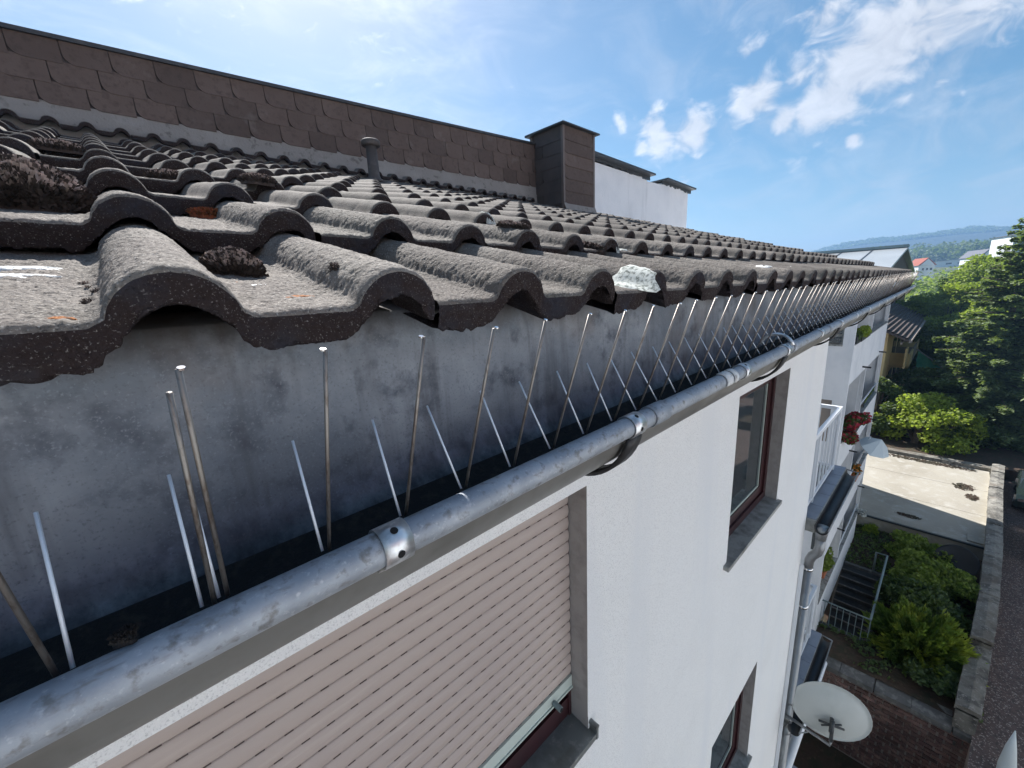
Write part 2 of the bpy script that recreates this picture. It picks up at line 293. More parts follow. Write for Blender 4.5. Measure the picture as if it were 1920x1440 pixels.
# ------------------------------------------------------------------ ground
def hgt(x,y):
    base=np.interp(x,[-60,24.0,24.01,60,110,300,450,700,1000,1500,1900],[-15,-15,-12.02,-12.02,-13,-5,4,14,30,92,96])
    w=np.interp(x,[60,450,900,1500],[0,1,3,6])
    und=(vnoise(np.stack([x,y,x*0],1).astype(float),.012)*2)*w
    lat=np.interp(y,[-1600,-300,-100,60,250,420,900],[88,88,86,88,76,46,30])/88
    base=np.where(x>900,(base+12)*(lat*np.clip((x-900)/600,0,1)+1-np.clip((x-900)/600,0,1))-12,base)
    return base+und
xs=np.unique(np.concatenate([np.linspace(-60,24.0,6),[24.01],np.linspace(30,120,12),np.linspace(140,900,40),np.linspace(920,1900,90)]))
ys=np.unique(np.concatenate([np.linspace(-1500,-300,24),np.linspace(-290,500,90),np.linspace(520,1500,20)]))
X,Y=np.meshgrid(xs,ys,indexing='ij'); V=np.stack([X.ravel(),Y.ravel(),hgt(X.ravel(),Y.ravel())],1)
nx,ny=len(xs),len(ys); idx=np.arange(nx*ny).reshape(nx,ny)
F=np.stack([idx[:-1,:-1],idx[1:,:-1],idx[1:,1:],idx[:-1,1:]],-1).reshape(-1,4)
me=npmesh('ground',V,F,M['land'],True); me.materials.append(M['hill']); me.materials.append(M['soil'])
cx=V[F].mean(1); me.polygons.foreach_set('material_index',np.where(cx[:,0]>760,1,np.where(cx[:,0]<60,2,0)).astype(np.int32))
tag(link('ground',me),'valley floor rising to the wooded hill ridge',None,kind='structure')
# haze
hz=MB().box(-70,1950,-1550,1550,-17,135).build('haze',[]); hz['kind']='stuff'; hz['label']='thin blue summer haze over the valley'
hm=bpy.data.materials.new('haze_air'); hm.use_nodes=True; hm.node_tree.nodes.clear()
hv=hm.node_tree.nodes.new('ShaderNodeVolumePrincipled'); hv.inputs['Color'].default_value=(.34,.60,1,1); hv.inputs['Density'].default_value=.00062; hv.inputs['Anisotropy'].default_value=.25
ho=hm.node_tree.nodes.new('ShaderNodeOutputMaterial'); hm.node_tree.links.new(hv.outputs[0],ho.inputs['Volume']); hz.data.materials.append(hm)
# ------------------------------------------------------------------ main building
ROOFS=.303
bld=thing('apartment_building','white apartment block with brown concrete tiled roof nearest to the viewer','building',(2,2.5,-12))
def wallsheet(mb,axis,c,a0,a1,z0,z1,holes,m=0):
    """plane at Y=c (axis y) or X=c (axis x) with rectangular holes [(a0,a1,z0,z1)]"""
    A=sorted({a0,a1,*[h[0] for h in holes],*[h[1] for h in holes]}); Z=sorted({z0,z1,*[h[2] for h in holes],*[h[3] for h in holes]})
    for i in range(len(A)-1):
        for j in range(len(Z)-1):
            ca,cz=(A[i]+A[i+1])/2,(Z[j]+Z[j+1])/2
            if any(h[0]<ca<h[1] and h[2]<cz<h[3] for h in holes): continue
            q=[(A[i],Z[j]),(A[i+1],Z[j]),(A[i+1],Z[j+1]),(A[i],Z[j+1])]
            mb.add([(u,c,v) if axis=='y' else (c,u,v) for u,v in q],[(0,1,2,3)],m)
YW=.875; YR=.975; XE=5.45
H1=(-1.05,1.165,-1.965,-.742); H2=(2.80,3.995,-1.965,-.735); H3=(2.82,3.94,-4.95,-3.705); H4=(-1.05,1.165,-4.95,-3.705)
B0=Vector((2,2.5,-12))
def inb(mb): 
    mb.v=[(x-B0.x,y-B0.y,z-B0.z) for x,y,z in mb.v]; return mb
w=MB(); wallsheet(w,'y',YW,-2.6,XE,-15.2,-.24,[H1,H2,H3,H4])
w.add([(XE,YW,-15.2),(XE,2.7,-15.2),(XE,2.7,-.24),(XE,YW,-.24)],[(0,1,2,3)])
w.add([(-2.6,YW,-15.2),(-2.6,7,-15.2),(-2.6,7,-.24),(-2.6,YW,-.24)],[(0,1,2,3)])
w.add([(XE,2.7,-15.2),(14.8,2.7,-15.2),(14.8,2.7,-.24),(XE,2.7,-.24)],[(0,1,2,3)])
w.box(XE+.01,14.79,2.72,9,-15,-.25); inb(w).build('wall',M['stucco'],bld)
s=MB().box(-2.6,5.72,.41,YW-.001,-.24,-.20); s.box(-2.6,5.45,YW,7,-.27,-.245); inb(s).build('soffit',M['white'],bld)
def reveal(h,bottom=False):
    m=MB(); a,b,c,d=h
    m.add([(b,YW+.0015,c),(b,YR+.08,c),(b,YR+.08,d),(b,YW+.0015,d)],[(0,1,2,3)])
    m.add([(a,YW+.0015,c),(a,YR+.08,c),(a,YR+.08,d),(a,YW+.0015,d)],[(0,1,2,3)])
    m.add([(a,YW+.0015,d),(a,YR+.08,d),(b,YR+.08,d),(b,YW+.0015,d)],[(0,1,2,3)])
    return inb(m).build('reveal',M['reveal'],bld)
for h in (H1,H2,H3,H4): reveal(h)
# back of the openings (dark room)
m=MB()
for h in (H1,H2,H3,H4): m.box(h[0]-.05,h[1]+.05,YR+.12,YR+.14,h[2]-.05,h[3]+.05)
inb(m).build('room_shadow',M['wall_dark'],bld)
def window(h,name='window'):
    a,b,c,d=h
    f=MB(); y0,y1=YR-.005,YR+.06; t=.055
    f.box(a,a+t,y0,y1,c,d); f.box(b-t,b,y0,y1,c,d); f.box(a+t,b-t,y0,y1,c,c+.07); f.box(a+t,b-t,y0,y1,d-.05,d)
    t2=t+.075; y0b,y1b=YR+.012,YR+.05
    f.box(a+t,a+t2,y0b,y1b,c+.07,d-.05); f.box(b-t2,b-t,y0b,y1b,c+.07,d-.05); f.box(a+t2,b-t2,y0b,y1b,c+.07,c+.145); f.box(a+t2,b-t2,y0b,y1b,d-.12,d-.05)
    o=inb(f).build(name,M['winframe'],bld)
    inb(MB().box(a+t2,b-t2,YR+.03,YR+.036,c+.145,d-.12)).build('pane',M['glass'],o)
    inb(MB().box(a+t2,b-t2,YR+.022,YR+.029,c+.145,c+.160).box(b-t2-.013,b-t2,YR+.022,YR+.029,c+.160,d-.12)).build('glazing_seal',M['bar'],o)
    q=MB()
    n=60
    for k in range(2):
        xa=a+t2+.02+(b-a-2*t2)*.5*k*1.3; xb=xa+(b-a)*.33
        for i in range(n):
            u0,u1=xa+(xb-xa)*i/n,xa+(xb-xa)*(i+1)/n
            q.add([(u0,YR+.075+.012*math.sin(i*.9),c+.2),(u1,YR+.075+.012*math.sin((i+1)*.9),c+.2),(u1,YR+.075+.012*math.sin((i+1)*.9),d-.13),(u0,YR+.075+.012*math.sin(i*.9),d-.13)],[(0,1,2,3)])
    inb(q).build('curtain',M['curtain'],o,True)
    return o
window(H2); window(H3); window(H4)
def sill(a,b,z,th=.032,mt='sill',lip=0,par=bld):
    m=MB(); y0=.838
    m.add([(a,y0,z-th),(b,y0,z-th),(b,YR+.02,z-th+.012),(a,YR+.02,z-th+.012),(a,y0,z),(b,y0,z),(b,YR+.02,z+.012),(a,YR+.02,z+.012)],[(0,3,2,1),(4,5,6,7),(0,1,5,4),(1,2,6,5),(2,3,7,6),(3,0,4,7)])
    if lip:
        m.box(b,b+.012,y0-.004,YW+.012,z-th,z+.035); m.tube([(b+.006,y0-.004,z+.034),(b+.006,YW+.012,z+.036)],.012,10)
    return inb(m).build('window_sill',M[mt],par,smooth=False)
sill(2.745,4.03,-1.968); sill(2.77,3.98,-4.95); sill(-1.1,1.175,-1.94,.03,'sill_m',1)
# roller shutter
sh=inb(MB().box(H1[0],H1[1]-.004,YR-.0015,YR+.004,-1.70,-.735)).build('roller_shutter',M['wall_dark'],bld)
zt=-1.697; ph=.0563
prof=[(.001,-.0012),(-.0022,.0006),(-.0042,.006),(-.0072,.017),(-.0082,.028),(-.0072,.040),(-.0042,.0495),(-.0022,.0538),(.001,.0548)]
slm=MB().sweep([(y,z) for y,z in prof],[0,.7,1.4,2.205]).mesh('slat',M['slat'],True)
for k in range(18):
    o=link('slat',slm,sh,(H1[0]+.004-B0.x,YR-.004-B0.y,zt+ph*k-B0.z))
    if zt+ph*k>-.80: break
sp=MB()
for k in range(17):
    z=zt+ph*k-.0015; off=.03*(k%2)
    x=H1[0]+.02+off
    while x<H1[1]-.03:
        sp.box(x,x+.020,YR-.0072,YR-.003,z-.0010,z+.0022)
        x+=.062
o=inb(sp).build('slot_row',M['slot'],sh); o['kind']='stuff'
inb(MB().box(H1[0],H1[1]-.006,YR-.016,YR-.002,-1.758,-1.699).box(H1[0],H1[1]-.006,YR-.022,YR-.004,-1.764,-1.755)).build('bottom_rail',M['bar'],sh)
kn=MB().tube([(1.03,YR-.02,-1.742),(1.03,YR-.062,-1.742)],.012,12); kn.tube([(1.03,YR-.058,-1.742),(1.03,YR-.066,-1.742)],.0085,12,1); inb(kn).build('stopper',[M['railing'],M['hole']],sh)
inb(MB().box(1.147,1.163,YR-.006,YR+.02,-1.93,-.742)).build('guide_rail',M['winframe'],sh)
inb(MB().box(H1[0],1.147,YR+.0,YR+.05,-1.95,-1.83).box(H1[0],1.147,YR+.02,YR+.06,-1.83,-1.70)).build('window_frame',M['winframe'],bld)
# ------------------------------------------------------------------ roof and tiles
EY,EZ=.330,-.0068; DY,DZ=.307,.093; TA=math.atan(.21); TW=.3; X0=-.0523
def row_y(k): return EY if k==0 else .613+.307*(k-1)
def row_z(k): return EZ if k==0 else .0898+.093*(k-1)
HR=.031
def prof_h(x):
    h=np.zeros_like(x)
    for c in (.075,.225):
        u=np.abs(x-c); r=.0358; w=.0356
        seg=np.sqrt(np.clip(r*r-u*u,0,None))-(r-HR)
        seg=np.where(u<w,np.maximum(seg,0),0)
        # small fillet at the foot
        fil=.0040*np.exp(-((u-.0356)/.004)**2)*(u>.034)
        h=np.maximum(h,seg)+np.where(seg<=0.002,fil,0)*.8
    return h
def tile_mesh(name,nx,ny,rough,seed):
    """top surface, rounded nose, front face and underside as one strip per x"""
    xs=np.linspace(-.034,.2595,nx); ys=list(np.linspace(.36,.012,ny))
    rr=.007
    path=[(y,0.0,0) for y in ys]+[(rr*(1-math.sin(a)),-rr*(1-math.cos(a)),0) for a in np.linspace(.25,math.pi/2,4)]   # (y, dz from top, under flag)
    nf=3 if nx<60 else 14
    path+=[(0.0,-rr,i/nf) for i in range(1,nf+1)]
    path+=[(.012,-.0,2),(.07,-.0,2)]
    h=prof_h(xs); V=[]
    hs=np.zeros_like(xs)
    for c in (.075,.225):
        u=np.abs(xs-c); hs=np.maximum(hs,np.where(u<.050,(HR+.0035)*(np.cos(np.pi*u/.100)**2)**.8,0))
    for (y,dz,t) in path:
        th=.0285-.0015*(h/HR)
        if t==0: z=h+dz
        elif t==2: z=np.minimum(hs-.0275,h-.008)
        else: z=(h-rr)*(1-t)+np.minimum(hs-.0285,h-.010)*t
        yy=np.full_like(xs,y)
        V.append(np.stack([xs,yy,z],1))
    V=np.array(V); nr=len(path); P=V.reshape(-1,3).copy()
    # outward-ish normals approx by finite difference for displacement
    dx=np.gradient(V,axis=1); dp=np.gradient(V,axis=0); n=np.cross(dx.reshape(-1,3),dp.reshape(-1,3)); n/=np.linalg.norm(n,axis=1)[:,None]+1e-9
    if n[0,2]<0: n=-n
    off=np.array([seed*1.7,seed*.9,seed*2.3])
    big=vnoise(P+off,28)*.0022+vnoise(P+off,9)*.002
    fine=(vnoise(P+off,240)*.0016+vnoise(P+off,480)*.0014)*rough
    rows=np.repeat(np.arange(nr),nx); front=(rows>=len(ys)+3)
    fine=np.where(front,fine*1.3+vnoise(P+off,110)*.0014*rough,fine)
    P=P+n*(big+fine)[:,None]
    # ragged lower edge
    low=(rows>=nr-3); P[low,2]+=(vnoise(P+off,150)[low]*.006+vnoise(P+off,45)[low]*.008)*min(rough,1)
    P[low&(h[np.tile(np.arange(nx),nr)]>.02),2]+=.001
    idx=np.arange(nr*nx).reshape(nr,nx)
    F=np.stack([idx[:-1,:-1],idx[:-1,1:],idx[1:,1:],idx[1:,:-1]],-1).reshape(-1,4)
    # right side wall and left lock strip
    P2=[];F2=[];b=len(P); sel=idx[:ny,-1]
    low2=P[sel].copy(); low2[:,2]-=.02; P2.append(low2); k=len(sel)
    for i in range(k-1): F2.append((sel[i],sel[i+1],b+i+1,b+i))
    F=np.concatenate([F,np.array(F2)]); P=np.concatenate([P]+P2)
    # lock strip to the right (low channel under the neighbour's edge)
    
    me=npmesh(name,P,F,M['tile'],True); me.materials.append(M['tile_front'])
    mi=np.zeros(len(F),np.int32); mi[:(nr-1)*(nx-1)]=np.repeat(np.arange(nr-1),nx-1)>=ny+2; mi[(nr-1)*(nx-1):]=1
    me.polygons.foreach_set('material_index',mi); return me
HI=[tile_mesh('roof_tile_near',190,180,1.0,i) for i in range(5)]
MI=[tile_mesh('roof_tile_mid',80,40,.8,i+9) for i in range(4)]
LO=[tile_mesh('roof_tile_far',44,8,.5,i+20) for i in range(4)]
roof=MB()
def rz(y): return EZ-.052+ROOFS*(y-EY)
roof.add([(-1.6,.46,rz(.46)),(5.68,.46,rz(.46)),(5.68,3.98,rz(3.98)),(-1.6,3.98,rz(3.98)),(-1.6,.46,rz(.46)-.03),(5.68,.46,rz(.46)-.03),(5.68,3.98,rz(3.98)-.03),(-1.6,3.98,rz(3.98)-.03)],[(0,1,2,3),(4,7,6,5),(0,4,5,1),(1,5,6,2),(2,6,7,3),(3,7,4,0)])
roof_o=inb(roof).build('roof',M['wall_dark'],bld)
for k in range(12):
    for i in range(-5,19):
        lx=X0+TW*i; yy=row_y(k); zz0=row_z(k)
        if k==11 and lx<3.65: yy-=.085; zz0+=.028
        if lx>3.72 and lx<4.35 and 3.2<yy<3.7: pass
        if k<=1 and -1<=i<=4: me_=HI[(i*3+k*2)%5]
        elif k<=3 and i<=8: me_=MI[(i*5+k)%4]
        else: me_=LO[(i*7+k*3)%4]
        j=random.uniform
        o=link('roof_tile',me_,roof_o,(lx-B0.x+j(-.0015,.0015),yy-B0.y+j(-.003,.003),zz0-B0.z+j(-.001,.001)))
        o.rotation_euler=(TA+j(-.006,.006),j(-.004,.004),j(-.004,.004))
inb(MB().prism([(3.98,1.0),(3.98,1.10),(.33,-.04),(.40,-.10)],'x',5.68,5.70)).build('barge_board',M['trim'],bld)
# parapet with slates
def ptop(x): return 1.522+.0455*(x+.22)
def pbot(x): return 1.168+.0135*(x+.22)
par=MB(); xa,xb=-1.6,3.93
par.add([(xa,3.70,.95),(xb,3.70,.95),(xb,4.05,.95),(xa,4.05,.95),(xa,3.70,ptop(xa)-.01),(xb,3.70,ptop(xb)-.01),(xb,4.05,ptop(xb)-.01),(xa,4.05,ptop(xa)-.01)],[(0,3,2,1),(4,5,6,7),(0,1,5,4),(1,2,6,5),(2,3,7,6),(3,0,4,7)])
par_o=inb(par).build('parapet',M['slate_dark'],bld)
t=MB(); t.add([(xa,3.672,ptop(xa)-.018),(xb,3.672,ptop(xb)-.018),(xb,4.08,ptop(xb)-.018),(xa,4.08,ptop(xa)-.018),(xa,3.672,ptop(xa)+.004),(xb,3.672,ptop(xb)+.004),(xb,4.08,ptop(xb)+.004),(xa,4.08,ptop(xa)+.004)],[(0,3,2,1),(4,5,6,7),(0,1,5,4),(1,2,6,5),(2,3,7,6),(3,0,4,7)])
inb(t).build('coping',M['trim'],par_o)
t=MB(); n=90
for i in range(n):
    x0,x1=xa+(xb-xa)*i/n,xa+(xb-xa)*(i+1)/n
    z=lambda x:pbot(x)+.012
    t.add([(x0,3.66,1.0),(x1,3.66,1.0),(x1,3.688,z(x1)),(x0,3.688,z(x0))],[(0,1,2,3)])
inb(t).build('mortar_strip',M['mortar'],par_o)
FR=[0,.325,.655,1.0]
def slate_mesh(w,h):
    r=min(.055,h*.4); poly=[(w,0),(w,h),(0,h),(0,r)]+[(r-r*math.cos(a),r-r*math.sin(a)) for a in np.linspace(.3,math.pi/2,5)]
    n=len(poly); V=[(x,-.006-.006*(1-z/h),z) for x,z in poly]+[(x,-.001,z) for x,z in poly]
    return MB().add(V,[tuple(range(n)),tuple(range(2*n-1,n-1,-1))]+[(i,(i+1)%n,n+(i+1)%n,n+i) for i in range(n)])
for r in range(3):
    x=xa+.07*r
    while x<xb-.02:
        w_=.208; z0=pbot(x)+(ptop(x)-.02-pbot(x))*FR[r]; z1=pbot(x)+(ptop(x)-.02-pbot(x))*FR[r+1]
        sm=slate_mesh(min(.2035,xb-x),z1-z0+.012)
        sl_=math.atan(.0135+(.0455-.0135)*FR[r])
        o=sm.build('slate',M['slate'],par_o,loc=(x-B0.x,3.699-.0022*(3-r)-B0.y,z0-B0.z+random.uniform(-.003,.003)))
        o.rotation_euler=(0,-sl_,random.uniform(-.006,.006)); x+=w_
# chimney
CX0,CX1,CY0,CY1=3.93,4.50,3.26,3.74
ch=inb(MB().box(CX0,CX1,CY0,CY1,.80,1.80)).build('chimney',M['slate_dark'],bld)
inb(MB().add([(3.87,3.20,1.79),(4.56,3.20,1.79),(4.56,3.80,1.79),(3.87,3.80,1.79),(3.87,3.20,1.804),(4.56,3.20,1.804),(4.56,3.80,1.812),(3.87,3.80,1.812)],[(0,3,2,1),(4,5,6,7),(0,1,5,4),(1,2,6,5),(2,3,7,6),(3,0,4,7)])).build('chimney_cap',M['trim'],ch)
for (x,y) in ((CX0,CY0),(CX1,CY0),(CX0,CY1)):
    inb(MB().box(x-.016,x+.016,y-.016,y+.016,.88,1.785)).build('corner_trim',M['trim_l'],ch)
inb(MB().add([(CX0-.01,CY0-.06,.87),(CX1+.02,CY0-.06,.87),(CX1+.02,CY0-.005,1.0),(CX0-.01,CY0-.005,1.0)],[(0,1,2,3)])).build('mortar_strip',M['mortar'],ch)
nr=6; zz=[.97,1.105,1.24,1.375,1.51,1.645,1.785]
for r in range(nr):
    h=zz[r+1]-zz[r]
    V=[]; poly=[(.02,0.012),(.06,0),(CX1-CX0-.02,0),(CX1-CX0-.02,h+.01),(.02,h+.01)]
    k=len(poly)
    m_=MB().add([(x,-.014+.008*z/h,z) for x,z in poly]+[(x,-.001,z) for x,z in poly],[tuple(range(k)),tuple(range(2*k-1,k-1,-1))]+[(i,(i+1)%k,k+(i+1)%k,k+i) for i in range(k)])
    m_.build('slate',M['slate'],ch,loc=(CX0-B0.x,CY0-B0.y-.001*(nr-r),zz[r]-B0.z))
    # left face (facing -X): two slates with curved joint, its shade put into darker slate colour
    off=.30+.12*(r%2); 
    for (a,b) in ((.02,off),(off+.004,.46)):
        rr_=.06; poly=[(a,0),(b-rr_,0)]+[(b-rr_+rr_*math.sin(t),rr_-rr_*math.cos(t)) for t in np.linspace(.4,1.57,4)]+[(b,h+.01),(a,h+.01)]
        k=len(poly)
        m_=MB().add([(-.014+.008*z/h,y,z) for y,z in poly]+[(-.001,y,z) for y,z in poly],[tuple(range(k)),tuple(range(2*k-1,k-1,-1))]+[(i,(i+1)%k,k+(i+1)%k,k+i) for i in range(k)])
        m_.build('slate',M['slate_dark'],ch,loc=(CX0-B0.x-.001*(nr-r),CY0-B0.y,zz[r]-B0.z+.004*(a>.1)))
# vent pipe
vp=thing('vent_pipe','short grey vent pipe with a flat cap standing on the roof before the slate parapet','vent pipe',(1.585,3.2,.87))
MB().tube([(0,0,0),(0,0,.02),(0,0,.05),(0,0,.28)],[.075,.055,.042,.040],20).build('pipe',M['pvc'],vp,True)
MB().tube([(0,0,.255),(0,0,.262),(0,0,.29),(0,0,.297)],[.060,.070,.070,.062],20).build('cap',M['pvc'],vp,True)
# ------------------------------------------------------------------ gutter
gut=thing('gutter','grey zinc half round gutter with a rolled front bead under the tile eave','gutter',(0,.32,-.24))
G0=Vector((0,.32,-.24))
def gs(x,y,z): return (x-G0.x,y+.0093*(x-.5)-G0.y,z+.006*(x-.5)-G0.z)
xs=[-1.6+.12*i for i in range(61)]+[5.68]
cy,cz,Rg=.3265,-.160,.0752
arc=[(cy+Rg*math.cos(a),cz+Rg*math.sin(a)) for a in np.linspace(0,-math.pi,26)]
inner=[(.47,-.002),(.413,-.012),(.408,-.03),(.4045,-.06),(.402,-.12)]+arc
bx,bz,br=.2505,-.1655,.0122
MB().sweep(inner,xs,gs).build('trough',M['zinc_sheet'],gut,True,recalc=False)
outer=[(cy+(Rg+.0015)*math.cos(a),cz+(Rg+.0015)*math.sin(a)) for a in np.linspace(-.2,-math.pi+.05,24)]
MB().sweep(outer,xs,gs).build('underside',M['zinc_brown'],gut,True,recalc=False)
bead=[(bx+br*math.cos(a),bz+br*math.sin(a)) for a in np.linspace(0,2*math.pi,20,endpoint=False)]
MB().sweep(bead,xs,gs,close=True).build('bead',M['zinc_tube'],gut,True)
dirt=MB(); dxs=np.arange(-1.6,5.7,.012); zz_=[(.2546,0),(.264,0),(.275,0),(.285,0),(.30,0),(.32,0),(.34,0),(.36,0),(.374,.0),(.382,.0)]
for i,x in enumerate(dxs):
    for j,(y,_) in enumerate(zz_):
        z=-.2175+.001*math.sin(x*7)+random.uniform(-.0015,.0015)
        tz=cz-math.sqrt(max(Rg**2-(y-cy)**2,0)); z=max(z,tz+.006)
        if j==0: z=-.168
        dirt.v.append(gs(x,y,z))
nz=len(zz_)
for i in range(len(dxs)-1):
    for j in range(nz-1): dirt.f.append((i*nz+j,i*nz+j+1,(i+1)*nz+j+1,(i+1)*nz+j)); dirt.m.append(0)
o=dirt.build('silt',M['gutter_dirt'],gut,True,recalc=False)
def strap(x,wd,r,a0,a1,mt,name,parent,n=16,th=.0012,tail=None,holes=None):
    m=MB(); an=np.linspace(a0,a1,n); pr=[(bx+r*math.cos(a),bz+r*math.sin(a)) for a in an]
    if tail: pr+=tail
    nn=len(pr)
    V=[];F=[]
    for xx in (x,x+wd):
        for (y,z) in pr: V.append(gs(xx,y,z))
    F=[(j,j+1,nn+j+1,nn+j) for j in range(nn-1)]
    m.add(V,F); o=m.build(name,M[mt],parent,True,recalc=False)
    sm=o.modifiers.new('thickness','SOLIDIFY'); sm.thickness=th; sm.offset=0
    return o
def bead_disc(x,a,r,rad,mt,parent,name):
    m=MB(); c=Vector((0,bx+r*math.cos(a),bz+r*math.sin(a))); tn=Vector((0,-math.sin(a),math.cos(a))); V=[]
    for i in range(14):
        t=2*math.pi*i/14; p=c+tn*rad*math.sin(t); V.append(gs(x+rad*1.0*math.cos(t),p.y,p.z))
    m.add(V,[tuple(range(14))]); return m.build(name,M[mt],parent,recalc=False)
def clip(x,wd=.021,tail=True):
    o=strap(x,wd,br+.0016,-.5,math.pi*1.42,'clip','clip',gut,tail=[(bx+.004,bz-.020),(bx+.013,bz-.026)] if tail else None)
    for a in (2.05,3.25): bead_disc(x+wd/2,a,br+.0024,.0028,'hole',o,'screw_hole')
    return o
def bracket(x):
    pr=[(cy+(Rg+.006)*math.cos(a),cz+(Rg+.006)*math.sin(a)) for a in np.linspace(-.1,-math.pi+.22,22)]
    m=MB(); nn=len(pr)
    V=[gs(xx,y,z) for xx in (x,x+.030) for (y,z) in pr]; m.add(V,[(j,j+1,nn+j+1,nn+j) for j in range(nn-1)])
    o=m.build('bracket',M['black'],gut,True,recalc=False); sm=o.modifiers.new('thickness','SOLIDIFY'); sm.thickness=.005
for x in (.094,.410,.795,1.075,1.43,1.74,2.06,2.42,2.75,3.1,3.5,3.9,4.4,4.9,5.4): clip(x,.021 if x<.3 else .025)
for x in (.405,1.07,1.735,2.415,3.1,3.8,4.5,5.2): bracket(x)
for x in (.462,1.13,1.55,2.2,2.95,3.7,4.6):
    strap(x,.040,br+.0011,-.6,math.pi*1.5,'zinc_tube','joint_sleeve',gut,n=20)
    m=MB(); n_=22; pr=[(cy+(Rg+.003)*math.cos(a),cz+(Rg+.003)*math.sin(a)) for a in np.linspace(-.1,-math.pi+.1,n_)]
# sealant blobs on the bead
for x,w_ in ((.700,.028),(.735,.018)):
    strap(x,w_,br+.0016,1.2,math.pi*1.15,'drop','sealant_patch',gut,n=10)
# end cap
m=MB(); m.add([gs(5.70,y,z) for y,z in arc],[tuple(range(26))]); m.build('end_cap',M['zinc_brown'],gut)
# ------------------------------------------------------------------ bird spikes
SB=Vector((0,.265,-.158))
def spikem(dx,dy,dz,r,n=8):
    m=MB(); m.tube([(0,0,0),(dx*.5,dy*.5,dz*.5),(dx,dy,dz)],r,n); return m
tall=[spikem(a,-.047,.136,.00125).mesh('tall',M['steel'],True) for a in (-.001,.001,.002,-.002,0)]
short=[spikem(a,.041,.066,.00095).mesh('short',M['alu'],True) for a in (.0,.003,.005,.002)]
caps=MB(); caps.tube([(0,0,0),(0,-.0003,.0009)],.00155,10); capm=caps.mesh('spike_tip',M['chrome'])
names=['nearest bird spike strip at the left edge of the picture, its wires thick and dark','bird spike strip of tall steel and short pale wires around the first gutter clip','bird spike strip above the roller shutter\'s right end','bird spike strip standing over the gutter joint beside the second clip','bird spike strip above the window with the dark red frame, near end','bird spike strip above the far side of the dark red framed window']
SP=.0565; i=-2; si=0; per=9
iall=list(range(-3,97)); strips=[iall[0:3],iall[3:12]]+[iall[12+9*k:21+9*k] for k in range(10)]
for si,ids in enumerate(strips):
    if not ids: continue
    xs_=.0115+SP*ids[0]
    lab=names[si] if si<6 else ['bird spike strip just past the dark red framed window','bird spike strip above the corner of the near white wall','bird spike strip in front of the loggia wing\'s near edge, fourth from the gutter end','third bird spike strip from the far end of the gutter','second bird spike strip from the far end of the gutter','last bird spike strip at the far tip of the gutter'][si-6]
    st=thing('bird_spike_strip',lab,'bird spikes',(xs_,SB.y+.0093*(xs_-.5),SB.z+.006*(xs_-.5)),'bird spike strips clipped along the gutter')
    wd=SP*len(ids)
    MB().box(-.01,wd-.02,-.003,.004,-.012,-.008).build('base_strip',M['black'],st)
    for q,ii in enumerate(ids):
        gx=.0115+SP*ii; dyc=-(.0093*(gx-.5)) ; dzc=-(.006*(gx-.5))
        if ii==-1: 
            link('spike',tall[0],st,(gx-xs_-.010,0,0)); continue
        if ii in (-2,-3): continue
        gap=.012 if (ii%9==8) else 0
        sx=gx-xs_; rl=(random.uniform(-.02,.02),random.uniform(-.02,.02),0) if ii>2 else (0,0,0)
        o=link('spike',tall[ii%5] ,st,(sx,.0093*(gx-xs_),.006*(gx-xs_)),rl)
        sc_=1+ (0.004-.0)*0
        link('tip',capm,o,(0,-.047,.136))
        link('spike',short[ii%4],st,(sx-.004,.0093*(gx-xs_)+.001,.006*(gx-xs_)),(random.uniform(-.03,.03),random.uniform(-.05,.05),0) if ii>2 else (0,0,0))
    if si==1:
        link('spike',tall[1],st,(.0115-xs_-.0065+0.0,.001,-.009),(0,0,0)); 
        link('spike',short[0],st,(.0115-xs_-.012,.001,-.001),(0,0,0))
    if si==0:
        link('spike',short[0],st,(-.050-xs_,.001,-.001),(0,-.04,0))
# loose wire hoop over the bead
hp=MB(); hp.tube([gs(1.02+.0*t,.25+.032*math.cos(t)+G0.y*0,-.150+.03*math.sin(t)) for t in np.linspace(.2,2.9,12)],.0035,6); o=hp.build('hoop',M['clip'],gut,True)
